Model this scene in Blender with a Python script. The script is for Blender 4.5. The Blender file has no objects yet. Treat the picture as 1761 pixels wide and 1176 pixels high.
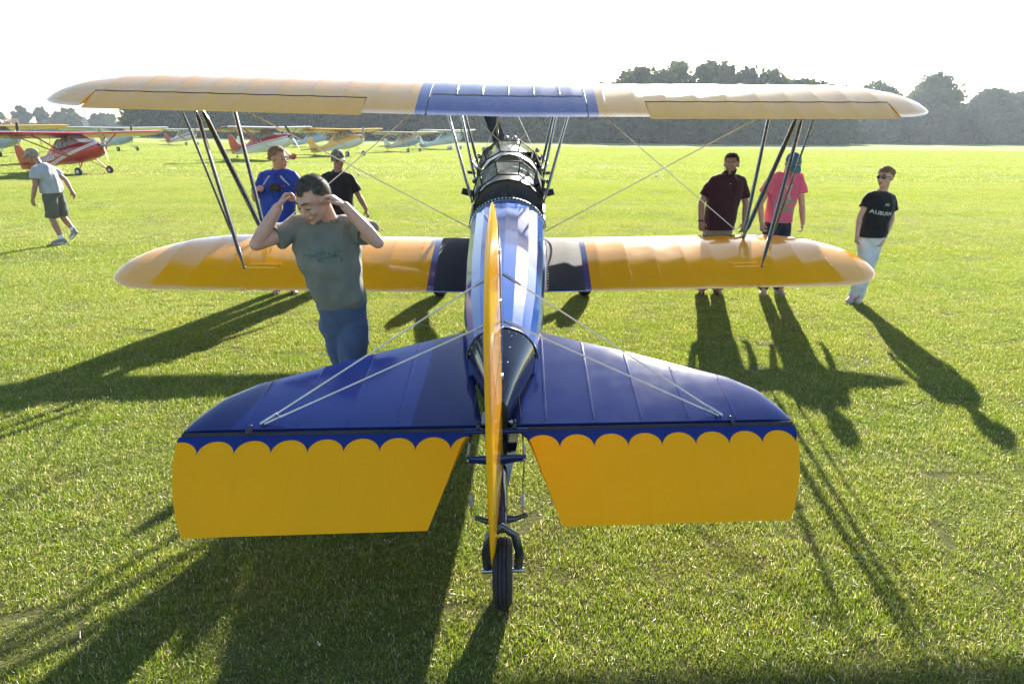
import bpy, bmesh, math, random
import numpy as np
from mathutils import Vector as V, Matrix, noise
from mathutils.bvhtree import BVHTree
R = math.radians
random.seed(4)
rng = np.random.default_rng(7)
S = bpy.context.scene
COL = S.collection

# ------------------------------------------------------------------ camera, light, exposure
cam_d = bpy.data.cameras.new('camera'); cam = bpy.data.objects.new('camera', cam_d); COL.objects.link(cam)
yaw, pitch, roll = .073956, .33609, .012467
fw = V((math.sin(yaw) * math.cos(pitch), math.cos(yaw) * math.cos(pitch), -math.sin(pitch)))
r0 = V((math.cos(yaw), -math.sin(yaw), 0)); u0 = r0.cross(fw)
rr = r0 * math.cos(roll) + u0 * math.sin(roll); uu = u0 * math.cos(roll) - r0 * math.sin(roll)
M = Matrix((rr, uu, -fw)).transposed().to_4x4(); M.translation = (0.1385, 0, 2.1806)
cam.matrix_world = M
cam_d.sensor_width = 36; cam_d.lens = 1127.5 / 1761 * 36
cam_d.shift_x = (880.5 - 979.46) / 1761; cam_d.shift_y = (608.7 - 588) / 1761
cam_d.clip_start = .05; cam_d.clip_end = 6000
S.camera = cam
SUN_AZ, SUN_EL = R(14.8), R(20.7)
W = bpy.data.worlds.new('World'); S.world = W; W.use_nodes = True
nt = W.node_tree; bg = nt.nodes['Background']
sk = nt.nodes.new('ShaderNodeTexSky'); sk.sky_type = 'NISHITA'; sk.sun_disc = False
sk.sun_elevation = SUN_EL; sk.sun_rotation = SUN_AZ
sk.air_density = 1.0; sk.dust_density = .6; sk.ozone_density = 1.6
nt.links.new(sk.outputs[0], bg.inputs[0]); bg.inputs[1].default_value = .075
sd = bpy.data.lights.new('sun', 'SUN'); so = bpy.data.objects.new('sun', sd); COL.objects.link(so)
sd.energy = 5.0; sd.angle = R(.53); sd.color = (1, .93, .82)
sv = V((math.sin(SUN_AZ) * math.cos(SUN_EL), math.cos(SUN_AZ) * math.cos(SUN_EL), math.sin(SUN_EL)))
so.rotation_euler = sv.to_track_quat('Z', 'Y').to_euler(); so.location = (0, 0, 30)
S.view_settings.view_transform = 'Standard'; S.view_settings.look = 'None'
S.view_settings.exposure = 1.96; S.view_settings.gamma = 1; S.view_settings.use_curve_mapping = False
try:
    S.cycles.max_bounces = 8; S.cycles.transparent_max_bounces = 12; S.cycles.volume_bounces = 0
except Exception: pass

# ------------------------------------------------------------------ materials
class NB:
    def __init__(s, name):
        s.m = bpy.data.materials.new(name); s.m.use_nodes = True; s.t = s.m.node_tree
        s.p = s.t.nodes['Principled BSDF']; s.out = s.t.nodes['Material Output']
    def n(s, ty, **k):
        o = s.t.nodes.new(ty)
        for a, b in k.items(): setattr(o, a, b)
        return o
    def l(s, a, b): s.t.links.new(a, b)
    def put(s, sock, v):
        if isinstance(v, (int, float)): sock.default_value = v
        elif isinstance(v, tuple): sock.default_value = v
        else: s.l(v, sock)
    def math(s, op, a, b=0., c=None):
        o = s.n('ShaderNodeMath', operation=op); s.put(o.inputs[0], a); s.put(o.inputs[1], b)
        if c is not None: s.put(o.inputs[2], c)
        return o.outputs[0]
    def mix(s, f, a, b, mode='MIX'):
        o = s.n('ShaderNodeMix', data_type='RGBA', blend_type=mode)
        s.put(o.inputs['Factor'], f); s.put(o.inputs['A'], c4(a) if isinstance(a, tuple) else a); s.put(o.inputs['B'], c4(b) if isinstance(b, tuple) else b)
        return o.outputs['Result']
    def noise(s, scale, detail=3, vec=None, rough=.5):
        o = s.n('ShaderNodeTexNoise'); o.inputs['Scale'].default_value = scale; o.inputs['Detail'].default_value = detail
        o.inputs['Roughness'].default_value = rough
        if vec is not None: s.l(vec, o.inputs['Vector'])
        return o.outputs['Fac']
    def obj(s): return s.n('ShaderNodeTexCoord').outputs['Object']
    def ramp(s, f, a, b, lo=0., hi=1.):
        o = s.n('ShaderNodeMapRange'); s.put(o.inputs['Value'], f)
        o.inputs['From Min'].default_value = a; o.inputs['From Max'].default_value = b
        o.inputs['To Min'].default_value = lo; o.inputs['To Max'].default_value = hi
        return o.outputs[0]
    def bump(s, h, strength, dist=.01):
        o = s.n('ShaderNodeBump'); o.inputs['Strength'].default_value = strength; o.inputs['Distance'].default_value = dist
        s.l(h, o.inputs['Height']); s.l(o.outputs[0], s.p.inputs['Normal']); return o
def c4(c): return tuple(c) + (1.,) if len(c) == 3 else tuple(c)
def pm(name, col, rough=.5, metal=0, coat=0, var=.12, scale=8., bump=0., bscale=60., sheen=0, spec=.5, coatr=.06, trans=0):
    b = NB(name); v = b.obj()
    f = b.noise(scale, 4, v)
    dark = tuple(x * (1 - var) for x in col); lite = tuple(min(1, x * (1 + var)) for x in col)
    c = b.mix(b.ramp(f, .3, .7), dark, lite)
    b.l(c, b.p.inputs['Base Color'])
    b.l(b.ramp(b.noise(scale * 2.3, 3, v), .3, .7, rough * .88, min(1, rough * 1.12)), b.p.inputs['Roughness'])
    b.p.inputs['Metallic'].default_value = metal; b.p.inputs['Coat Weight'].default_value = coat
    b.p.inputs['Coat Roughness'].default_value = coatr; b.p.inputs['Specular IOR Level'].default_value = spec
    b.p.inputs['Sheen Weight'].default_value = sheen
    if trans: b.p.inputs['Transmission Weight'].default_value = trans
    if bump: b.bump(b.noise(bscale, 4, v), bump)
    return b.m
YEL = (.98, .43, .002); BLU = (.010, .030, .19); NAVY = (.006, .010, .07)
def dirt(b, c, v, amt=.1):
    return b.mix(b.ramp(b.noise(2.2, 6, v, .6), .35, .75, 0, amt), c, (.25, .17, .07))
def scallop_d(b, u, width, depth, off):
    f = b.math('FRACT', b.math('DIVIDE', b.math('ADD', u, off), width)); f = b.math('SUBTRACT', f, .5)
    q = b.math('MAXIMUM', b.math('SUBTRACT', 1., b.math('MULTIPLY', b.math('MULTIPLY', f, f), 4.)), 0.)
    return b.math('MULTIPLY', b.math('SUBTRACT', 1., b.math('SQRT', q)), depth)
def step(b, a, e, w=.0015):      # 1 where a > e
    return b.ramp(b.math('SUBTRACT', a, e), -w, w)
def dopefab(b, c, v, rough=.16):
    b.l(c, b.p.inputs['Base Color']); b.p.inputs['Roughness'].default_value = rough
    b.l(b.ramp(b.noise(3, 4, v), .3, .7, rough * .8, rough * 1.4), b.p.inputs['Roughness'])
    b.p.inputs['Coat Weight'].default_value = .45; b.p.inputs['Coat Roughness'].default_value = .05
    b.bump(b.noise(5.5, 2, v), .05, .02)
def glow(b, c, w):       # doped fabric lets some sunlight through
    tl = b.n('ShaderNodeBsdfTranslucent'); b.l(c, tl.inputs[0]); mx = b.n('ShaderNodeMixShader'); mx.inputs[0].default_value = w
    b.l(b.p.outputs[0], mx.inputs[1]); b.l(tl.outputs[0], mx.inputs[2]); b.l(mx.outputs[0], b.out.inputs[0])
def mat_upper():
    b = NB('upper_wing_paint'); v = b.obj(); uv = b.n('ShaderNodeSeparateXYZ'); b.l(b.n('ShaderNodeUVMap').outputs[0], uv.inputs[0])
    u = b.math('ABSOLUTE', uv.outputs[0])
    c = b.mix(step(b, u, .975), BLU, YEL); dopefab(b, dirt(b, c, v), v, .22); return b.m
def mat_lower():
    b = NB('lower_wing_paint'); v = b.obj(); uv = b.n('ShaderNodeSeparateXYZ'); b.l(b.n('ShaderNodeUVMap').outputs[0], uv.inputs[0])
    u = b.math('ABSOLUTE', uv.outputs[0]); s_ = uv.outputs[1]
    led = b.math('SUBTRACT', 1.27, s_)
    y = step(b, led, scallop_d(b, u, .34, .13, 0.02)); c = b.mix(y, BLU, YEL)
    c = b.mix(step(b, u, .868), BLU, c); dopefab(b, dirt(b, c, v), v, .13); return b.m
def mat_elev():
    b = NB('elevator_paint'); v = b.obj(); uv = b.n('ShaderNodeSeparateXYZ'); b.l(b.n('ShaderNodeUVMap').outputs[0], uv.inputs[0])
    y = step(b, b.math('SUBTRACT', uv.outputs[1], .03), scallop_d(b, uv.outputs[0], .1705, .072, .2))
    c = b.mix(y, BLU, YEL)
    ch = b.ramp(b.noise(9, 5, v, .7), .76, .78); c = b.mix(ch, c, (.45, .12, .03))
    dopefab(b, dirt(b, c, v, .04), v, .45); b.p.inputs['Coat Weight'].default_value = .05; b.p.inputs['Specular IOR Level'].default_value = .12; glow(b, c, .07); return b.m
M_upper, M_lower, M_elev = mat_upper(), mat_lower(), mat_elev()
M_yel = pm('yellow_dope', YEL, .25, coat=.6, var=.06, scale=3)
M_blue = pm('royal_blue_dope', (.007, .018, .115), .14, coat=.0, var=.12, scale=4, bump=.04, bscale=7, coatr=.12, spec=.36)
M_fus = pm('fuselage_blue_gloss', (.035, .105, .36), .07, coat=.03, var=.1, scale=3, coatr=.03, spec=.12)
M_navy = pm('black_navy_gloss', (.004, .006, .02), .12, coat=1, var=.3, scale=5, coatr=.05)
M_walk = pm('walkway_grit', (.012, .014, .022), .75, var=.3, scale=60, bump=.6, bscale=350)
M_strut = pm('strut_black_paint', (.022, .024, .032), .25, coat=.6, var=.3, scale=12)
M_blk = pm('black_matte', (.012, .012, .013), .6, var=.3, scale=20, bump=.2, bscale=80)
M_leather = pm('black_leather', (.014, .012, .011), .45, var=.3, scale=30, bump=.5, bscale=120)
M_wire = pm('bright_wire', (.78, .76, .70), .35, metal=.15, var=.08)
M_steel = pm('dull_steel', (.42, .42, .44), .35, metal=1, var=.2, scale=20)
M_alu_glint = pm('bead_metal_fairing_glint', (.5, .5, .52), .22, metal=1, var=.12, scale=8)  # metal of the rim bead; on the right fairing a painted-in sun reflection
M_rubber = pm('tyre_rubber', (.018, .018, .019), .75, var=.25, scale=15, bump=.3, bscale=50)
M_cable = pm('dark_cable', (.08, .08, .08), .5, metal=.6)
M_gauge = pm('gauge_face', (.30, .24, .16), .5)
M_white = pm('white_paint', (.74, .74, .72), .3, coat=.4, var=.05)
M_wood = pm('varnished_wood', (.50, .34, .14), .3, coat=.5, var=.15, scale=20)
def mat_glass():
    b = NB('acrylic_painted_sheen'); b.t.nodes.remove(b.p)
    tr = b.n('ShaderNodeBsdfTransparent'); tr.inputs[0].default_value = (.86, .88, .88, 1)
    gl = b.n('ShaderNodeBsdfGlossy'); gl.inputs['Roughness'].default_value = .04
    df = b.n('ShaderNodeBsdfDiffuse'); df.inputs[0].default_value = (.7, .72, .7, 1)
    fr = b.n('ShaderNodeFresnel'); fr.inputs[0].default_value = 1.5
    m1 = b.n('ShaderNodeMixShader'); b.l(b.ramp(b.noise(9, 5, b.obj()), .35, .75, .10, .42), m1.inputs[0]); b.l(tr.outputs[0], m1.inputs[1]); b.l(df.outputs[0], m1.inputs[2])  # milky diffuse share paints sky reflections into the panes
    m2 = b.n('ShaderNodeMixShader'); b.l(fr.outputs[0], m2.inputs[0]); b.l(m1.outputs[0], m2.inputs[1]); b.l(gl.outputs[0], m2.inputs[2])
    b.l(m2.outputs[0], b.out.inputs[0]); return b.m
M_glass = mat_glass()
M_dglass = pm('dark_lens', (.006, .006, .007), .06, coat=1)
def skin(name, col, red=.25):
    b = NB(name); v = b.obj()
    c = b.mix(b.ramp(b.noise(14, 5, v), .3, .72), tuple(x * .86 for x in col), tuple(min(1, x * 1.1) for x in col))
    c = b.mix(b.ramp(b.noise(5, 2, v), .45, .7, 0, red), c, (col[0], col[1] * .55, col[2] * .45))
    b.l(c, b.p.inputs['Base Color']); b.p.inputs['Roughness'].default_value = .5
    b.p.inputs['Subsurface Weight'].default_value = .12; b.p.inputs['Subsurface Radius'].default_value = (.012, .005, .003)
    b.bump(b.noise(160, 3, v), .15, .002); return b.m
def cloth(name, col, rough=.9, var=.15, tr=.25, spec=.2):
    b = NB(name); v = b.obj()
    c = b.mix(b.ramp(b.noise(7, 5, v), .3, .7), tuple(x * (1 - var) for x in col), tuple(min(1, x * (1 + var)) for x in col))
    c = b.mix(b.ramp(b.noise(900, 2, v), .3, .7, 0, .25), c, tuple(x * .6 for x in col))
    b.l(c, b.p.inputs['Base Color']); b.p.inputs['Roughness'].default_value = rough; b.p.inputs['Specular IOR Level'].default_value = spec
    b.p.inputs['Sheen Weight'].default_value = .15
    b.bump(b.noise(26, 4, v), .35, .012)
    if tr > .3:
        tl = b.n('ShaderNodeBsdfTranslucent'); b.l(c, tl.inputs[0]); mx = b.n('ShaderNodeMixShader'); mx.inputs[0].default_value = .3; b.l(b.p.outputs[0], mx.inputs[1]); b.l(tl.outputs[0], mx.inputs[2]); b.l(mx.outputs[0], b.out.inputs[0])
    return b.m

# ------------------------------------------------------------------ mesh helpers
class MB:
    def __init__(s): s.v = []; s.f = []; s.uv = None
    def add(s, vs, fs):
        o = len(s.v); s.v += [tuple(p) for p in vs]; s.f += [tuple(i + o for i in f) for f in fs]; return s
    def box(s, c, d, rot=None):
        c = V(c); vs = []
        for x in (-1, 1):
            for y in (-1, 1):
                for z in (-1, 1):
                    p = V((x * d[0] / 2, y * d[1] / 2, z * d[2] / 2))
                    if rot is not None: p = rot @ p
                    vs.append(c + p)
        return s.add(vs, [(0, 1, 3, 2), (4, 6, 7, 5), (0, 4, 5, 1), (2, 3, 7, 6), (0, 2, 6, 4), (1, 5, 7, 3)])
    def loft(s, rings, cap=True, close=True):
        n = len(rings[0]); vs = [p for r in rings for p in r]; fs = []
        for i in range(len(rings) - 1):
            for j in range(n if close else n - 1):
                k = (j + 1) % n; fs.append((i * n + j, i * n + k, (i + 1) * n + k, (i + 1) * n + j))
        if cap: fs += [tuple(range(n))[::-1], tuple((len(rings) - 1) * n + j for j in range(n))]
        return s.add(vs, fs)
    def tube(s, pts, rad, n=8, flat=None, side=None, cap=True):
        """swept tube; rad scalar or list of r or (ra, rb); side = lateral reference direction"""
        pts = [V(p) for p in pts]; rings = []; ref = V(side) if side is not None else None
        for i, p in enumerate(pts):
            t = (pts[min(i + 1, len(pts) - 1)] - pts[max(i - 1, 0)]).normalized()
            if ref is None: ref = V((0, 0, 1)) if abs(t.z) < .9 else V((0, 1, 0))
            a = (ref - t * ref.dot(t))
            if a.length < 1e-4: a = t.orthogonal()
            a.normalize(); b = t.cross(a)
            if side is None: ref = a
            r = rad[i] if isinstance(rad, (list, tuple)) and len(rad) == len(pts) and not (flat) else rad
            ra, rb = (r if isinstance(r, (tuple, list)) else (r, r))
            rings.append([p + a * ra * math.cos(q) + b * rb * math.sin(q) for q in [2 * math.pi * k / n for k in range(n)]])
        return s.loft(rings, cap)
    def cyl(s, a, b, r, n=16): return s.tube([a, b], [r, r], n)
    def ell(s, c, ax, n=12, m=8):
        """ellipsoid, ax = three axis vectors (with length)"""
        c = V(c); X, Y, Z = [V(a) for a in ax]; vs = [c - Z]; fs = []
        for i in range(1, m):
            ph = math.pi * i / m - math.pi / 2
            for j in range(n):
                q = 2 * math.pi * j / n
                vs.append(c + (X * math.cos(q) + Y * math.sin(q)) * math.cos(ph) + Z * math.sin(ph))
        vs.append(c + Z)
        for j in range(n): fs.append((0, 1 + (j + 1) % n, 1 + j))
        for i in range(m - 2):
            for j in range(n):
                a = 1 + i * n + j; b = 1 + i * n + (j + 1) % n; fs.append((a, b, b + n, a + n))
        l = 1 + (m - 2) * n
        for j in range(n): fs.append((len(vs) - 1, l + j, l + (j + 1) % n))
        return s.add(vs, fs)
    def sph(s, c, r, n=10, m=6): return s.ell(c, ((r, 0, 0), (0, r, 0), (0, 0, r)), n, m)
    def cap(s, a, b, ra, rb, n=10, side=None):
        """capsule with rounded ends; radii scalar or (ra, rb)"""
        a = V(a); b = V(b); t = (b - a); L = t.length; t = t.normalized() if L > 1e-6 else V((0, 0, 1))
        A = ra if isinstance(ra, tuple) else (ra, ra); B = rb if isinstance(rb, tuple) else (rb, rb)
        P = []; Q = []
        for k in range(4):
            q = math.pi / 2 * (k + .35) / 4.35; P.append(a - t * min(A) * math.cos(q)); Q.append((A[0] * math.sin(q), A[1] * math.sin(q)))
        P += [a, b]; Q += [A, B]
        for k in range(4):
            q = math.pi / 2 * (k + 1) / 4.35; P.append(b + t * min(B) * math.sin(q)); Q.append((B[0] * math.cos(q), B[1] * math.cos(q)))
        return s.tube(P, Q, n, side=side)
    def torus(s, c, axis, R_, r, n=28, m=10):
        axis = V(axis).normalized(); a = axis.orthogonal().normalized(); b = axis.cross(a); c = V(c); rings = []
        for i in range(n):
            q = 2 * math.pi * i / n; d = a * math.cos(q) + b * math.sin(q)
            rings.append([c + d * (R_ + r[0] * math.cos(w)) + axis * r[1] * math.sin(w) for w in [2 * math.pi * j / m for j in range(m)]])
        rings.append(rings[0]); return s.loft(rings, cap=False)
    def build(s, name, mat, parent=None, smooth=True, kind=None, label=None, auto=40):
        me = bpy.data.meshes.new(name); me.from_pydata(s.v, [], s.f)
        if s.uv is not None:
            ul = me.uv_layers.new(name='UVMap')
            for lp in me.loops: ul.data[lp.index].uv = s.uv[lp.vertex_index]
        bm = bmesh.new(); bm.from_mesh(me); bmesh.ops.recalc_face_normals(bm, faces=bm.faces); bm.to_mesh(me); bm.free()
        if smooth:
            me.polygons.foreach_set('use_smooth', [True] * len(me.polygons))
            me.set_sharp_from_angle(angle=R(auto))
        for m_ in (mat if isinstance(mat, list) else [mat]): me.materials.append(m_)
        o = bpy.data.objects.new(name, me); COL.objects.link(o)
        if parent is not None: o.parent = parent
        if kind: o['kind'] = kind
        if label: o['label'] = label
        return o
def thing(name, label, cat, loc=(0, 0, 0), rz=0, group=None):
    o = bpy.data.objects.new(name, None); COL.objects.link(o); o.location = loc; o.rotation_euler = (0, 0, rz)
    o.empty_display_size = .2; o['label'] = label; o['category'] = cat
    if group: o['group'] = group
    return o
def interp(x, xs, ys): return float(np.interp(x, xs, ys))

# ------------------------------------------------------------------ ground and grass
def mat_ground():
    b = NB('field_ground'); g = b.n('ShaderNodeNewGeometry').outputs['Position']
    n1 = b.noise(.05, 5, g, .6); n2 = b.noise(.9, 5, g, .6); n3 = b.noise(30, 4, g, .7)
    mp = b.n('ShaderNodeMapping'); mp.inputs['Scale'].default_value = (.03, .45, 1); b.l(g, mp.inputs[0]); n4 = b.noise(1, 4, mp.outputs[0])
    c = b.mix(b.ramp(n1, .35, .65), (.115, .165, .028), (.16, .20, .038))
    c = b.mix(b.ramp(n2, .4, .75, 0, .5), c, (.15, .15, .03)); c = b.mix(b.ramp(n4, .45, .7, 0, .7), c, (.215, .24, .085))
    c = b.mix(b.ramp(n3, .5, .8, 0, .6), c, (.035, .06, .008))
    sp = b.n('ShaderNodeSeparateXYZ'); b.l(g, sp.inputs[0])
    near = b.ramp(sp.outputs[1], 18, 45, 1, 0)
    c = b.mix(near, c, b.mix(b.ramp(n3, .3, .7), (.05, .045, .018), (.11, .095, .04)))
    b.l(c, b.p.inputs['Base Color']); b.p.inputs['Roughness'].default_value = 1; b.p.inputs['Specular IOR Level'].default_value = .1
    b.p.inputs['Sheen Weight'].default_value = .35; b.p.inputs['Sheen Tint'].default_value = (.75, .9, .25, 1)
    b.bump(b.noise(8, 6, g, .75), 1., .12); return b.m
gm = MB(); N_ = 40
gz = lambda y: -.014 * (y - 2.6)          # the field falls away gently
gm.add([(x, y, gz(y)) for x, y in ((-3500, -600), (3500, -600), (3500, 4000), (-3500, 4000))], [(0, 1, 2, 3)])
gnd = gm.build('ground', mat_ground(), smooth=False, kind='structure')

def mat_grass():
    b = NB('grass_blade'); b.t.nodes.remove(b.p)
    g = b.n('ShaderNodeNewGeometry').outputs['Position']
    at = b.n('ShaderNodeAttribute', attribute_name='tint'); sp = b.n('ShaderNodeSeparateXYZ'); b.l(at.outputs['Color'], sp.inputs[0])
    n1 = b.noise(.35, 5, g, .6); n2 = b.noise(2.6, 4, g, .6)
    c = b.mix(b.ramp(n1, .35, .68), (.110, .185, .014), (.190, .240, .026))
    mp = b.n('ShaderNodeMapping'); mp.inputs['Scale'].default_value = (.03, .45, 1); b.l(g, mp.inputs[0]); n4 = b.noise(1, 4, mp.outputs[0]); c = b.mix(b.ramp(n4, .42, .66, 0, .6), c, (.25, .275, .095))
    c = b.mix(b.ramp(n2, .40, .72, 0, .65), c, (.27, .26, .06))
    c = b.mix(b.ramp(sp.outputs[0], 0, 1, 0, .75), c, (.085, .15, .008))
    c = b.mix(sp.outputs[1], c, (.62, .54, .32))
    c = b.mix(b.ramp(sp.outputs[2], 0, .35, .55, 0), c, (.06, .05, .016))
    df = b.n('ShaderNodeBsdfDiffuse'); b.l(c, df.inputs[0])
    tl = b.n('ShaderNodeBsdfTranslucent'); hs = b.n('ShaderNodeHueSaturation'); hs.inputs['Hue'].default_value = .492; hs.inputs['Saturation'].default_value = 1.1; hs.inputs['Value'].default_value = 1.9
    b.l(c, hs.inputs['Color']); b.l(hs.outputs[0], tl.inputs[0])
    m1 = b.n('ShaderNodeMixShader'); m1.inputs[0].default_value = .5; b.l(df.outputs[0], m1.inputs[1]); b.l(tl.outputs[0], m1.inputs[2])
    gl = b.n('ShaderNodeBsdfGlossy'); gl.inputs['Roughness'].default_value = .38; gl.inputs[0].default_value = (.8, .85, .7, 1)
    m2 = b.n('ShaderNodeMixShader'); m2.inputs[0].default_value = .07; b.l(m1.outputs[0], m2.inputs[1]); b.l(gl.outputs[0], m2.inputs[2])
    b.l(m2.outputs[0], b.out.inputs[0]); return b.m
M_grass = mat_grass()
def grass_patch(name, size, nb, hmin, hmax, wid, dry=.12, seg=2):
    ang = rng.uniform(0, 2 * math.pi, nb); x = rng.uniform(-size / 2, size / 2, nb); y = rng.uniform(-size / 2, size / 2, nb)
    h = rng.uniform(hmin, hmax, nb) * (1 + .5 * (rng.random(nb) < .04)); lean = rng.normal(.55, .4, nb) * h; bend = rng.uniform(.1, .9, nb)
    w = wid * rng.uniform(.6, 1.3, nb); ca, sa = np.cos(ang), np.sin(ang); rot = rng.uniform(0, math.pi, nb); cw, sw = np.cos(rot), np.sin(rot)
    lv = [(0, 1.), (.55, .85), (1., .0)] if seg == 2 else [(0, 1.), (1., .0)]
    vs = []; tz = []
    for t, ww in lv:
        d = lean * (t ** (1 + bend)); cx = x + ca * d; cy = y + sa * d; cz = h * t * (1 - .25 * np.abs(lean / h) * t)
        if ww > 0:
            vs.append(np.stack([cx - cw * w * ww / 2, cy - sw * w * ww / 2, cz], 1)); vs.append(np.stack([cx + cw * w * ww / 2, cy + sw * w * ww / 2, cz], 1)); tz += [t, t]
        else: vs.append(np.stack([cx, cy, cz], 1)); tz += [t]
    k = len(vs); VV = np.stack(vs, 1).reshape(-1, 3)
    base = (np.arange(nb) * k)[:, None]
    if seg == 2: F = [base + np.array([[0, 1, 3, 2]]), base + np.array([[2, 3, 4]])]
    else: F = [base + np.array([[0, 1, 2]])]
    me = bpy.data.meshes.new(name)
    faces = [tuple(r) for ar in F for r in ar.tolist()]
    me.from_pydata(VV.tolist(), [], faces)
    ca_ = me.color_attributes.new('tint', 'FLOAT_COLOR', 'POINT')
    t0 = np.repeat(rng.random(nb), k); t1 = np.repeat((rng.random(nb) < dry) * rng.uniform(.5, 1, nb), k); t2 = np.tile(np.array(tz), nb)
    ca_.data.foreach_set('color', np.stack([t0, t1, t2, np.ones_like(t0)], 1).ravel())
    me.materials.append(M_grass); o = bpy.data.objects.new(name, me); return o
def scatter(name, pts, protos, smin, smax, label):
    pc = bpy.data.collections.new(name + '_tufts')
    for p in protos: pc.objects.link(p)
    me = bpy.data.meshes.new(name); me.from_pydata(pts, [], []); o = bpy.data.objects.new(name, me); COL.objects.link(o)
    t = bpy.data.node_groups.new(name, 'GeometryNodeTree')
    t.interface.new_socket('Geometry', in_out='INPUT', socket_type='NodeSocketGeometry'); t.interface.new_socket('Geometry', in_out='OUTPUT', socket_type='NodeSocketGeometry')
    gi = t.nodes.new('NodeGroupInput'); go = t.nodes.new('NodeGroupOutput'); ip = t.nodes.new('GeometryNodeInstanceOnPoints')
    ci = t.nodes.new('GeometryNodeCollectionInfo'); ci.inputs[0].default_value = pc; ci.inputs[1].default_value = True; ci.inputs[2].default_value = True
    mp = t.nodes.new('GeometryNodeMeshToPoints')
    t.links.new(gi.outputs[0], mp.inputs[0]); t.links.new(mp.outputs[0], ip.inputs['Points']); t.links.new(ci.outputs[0], ip.inputs['Instance'])
    ip.inputs['Pick Instance'].default_value = True
    rv = t.nodes.new('FunctionNodeRandomValue'); rv.data_type = 'FLOAT_VECTOR'; rv.inputs[0].default_value = (0, 0, 0); rv.inputs[1].default_value = (0, 0, 6.283); t.links.new(rv.outputs[0], ip.inputs['Rotation'])
    rs = t.nodes.new('FunctionNodeRandomValue'); rs.data_type = 'FLOAT_VECTOR'; rs.inputs[0].default_value = (1, 1, smin); rs.inputs[1].default_value = (1.05, 1.05, smax); rs.inputs['Seed'].default_value = 5
    t.links.new(rs.outputs[0], ip.inputs['Scale']); t.links.new(ip.outputs[0], go.inputs[0])
    md = o.modifiers.new('scatter', 'NODES'); md.node_group = t
    o['kind'] = 'stuff'; o['label'] = label; return o
def grid_pts(y0, y1, st, wl, wr):
    P = []; y = y0
    while y < y1:
        x = -(wl * y + 1.5)
        while x < wr * y + 1.5: P.append((x + random.uniform(-.3, .3) * st, y + random.uniform(-.3, .3) * st, gz(y))); x += st
        y += st
    return P
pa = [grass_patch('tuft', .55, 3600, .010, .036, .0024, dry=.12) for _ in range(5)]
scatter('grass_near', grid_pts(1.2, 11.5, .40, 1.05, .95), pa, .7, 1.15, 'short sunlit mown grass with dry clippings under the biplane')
pb = [grass_patch('tuft_mid', 1.3, 8000, .014, .042, .0048, seg=1) for _ in range(4)]
scatter('grass_middle', grid_pts(11.3, 34, .95, 1.05, .95), pb, .7, 1.1, 'mown grass beyond the biplane')
pc_ = [grass_patch('tuft_far', 4.2, 6000, .035, .07, .022, seg=1) for _ in range(3)]
scatter('grass_far', grid_pts(34, 128, 3.2, 1.05, 1.0), pc_, .6, 1.1, 'far grass of the airfield running to the trees')

pw = []
for _ in range(4):
    pw.append(grass_patch('weed_tuft', .15, 60, .03, .075, .0036, dry=.1))
wp = []
while len(wp) < 260:
    x, y = random.uniform(-9, 9), random.uniform(1.7, 10.5)
    if noise.noise((x * .6, y * .6, 3)) > .02: wp.append((x, y, gz(y)))
scatter('weeds', wp, pw, .6, 1.0, 'coarser tufts and weeds standing out of the mown grass')
mb = MB()
for _ in range(420):
    y = random.uniform(2, 14); x = random.uniform(-1.05, .95) * (y + 1); z = gz(y) + random.uniform(.02, .045); a = random.uniform(0, 3.14); d = V((math.cos(a), math.sin(a), random.uniform(-.3, .3)))
    if random.random() < .5: mb.sph((x, y, z), random.uniform(.004, .007), 6, 4)
    else: mb.tube([V((x, y, z)) - d * .018, V((x, y, z)) + d * .018], [.0016, .0012], 4)
cl = mb.build('clover_flowers', pm('clover_white', (.62, .60, .50), .9), kind='stuff'); cl['label'] = 'tiny white clover heads and dry clippings in the grass'

# ------------------------------------------------------------------ trees
def mat_leaf(name, a, c_):
    b = NB(name); b.t.nodes.remove(b.p); g = b.n('ShaderNodeNewGeometry').outputs['Position']
    at = b.n('ShaderNodeAttribute', attribute_name='tint')
    c = b.mix(b.ramp(b.noise(.25, 4, g), .35, .65), a, c_); c = b.mix(b.ramp(b.noise(.035, 3, g), .42, .62, 0, .8), c, tuple(x * y_ for x, y_ in zip(c_, (2.6, 1.9, 1.1)))); c = b.mix(at.outputs['Fac'], c, tuple(x * 1.5 for x in c_))
    df = b.n('ShaderNodeBsdfDiffuse'); b.l(c, df.inputs[0]); tl = b.n('ShaderNodeBsdfTranslucent'); b.l(c, tl.inputs[0])
    m1 = b.n('ShaderNodeMixShader'); m1.inputs[0].default_value = .35; b.l(df.outputs[0], m1.inputs[1]); b.l(tl.outputs[0], m1.inputs[2]); b.l(m1.outputs[0], b.out.inputs[0]); return b.m
M_leafD = mat_leaf('dark_leaves', (.018, .036, .018), (.030, .058, .024))
M_leafL = mat_leaf('light_leaves', (.07, .13, .03), (.10, .17, .04))
M_leafR = mat_leaf('reddish_twigs', (.14, .11, .07), (.20, .15, .10))
M_bark = pm('bark', (.09, .07, .05), .95, var=.3, scale=2)
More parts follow.
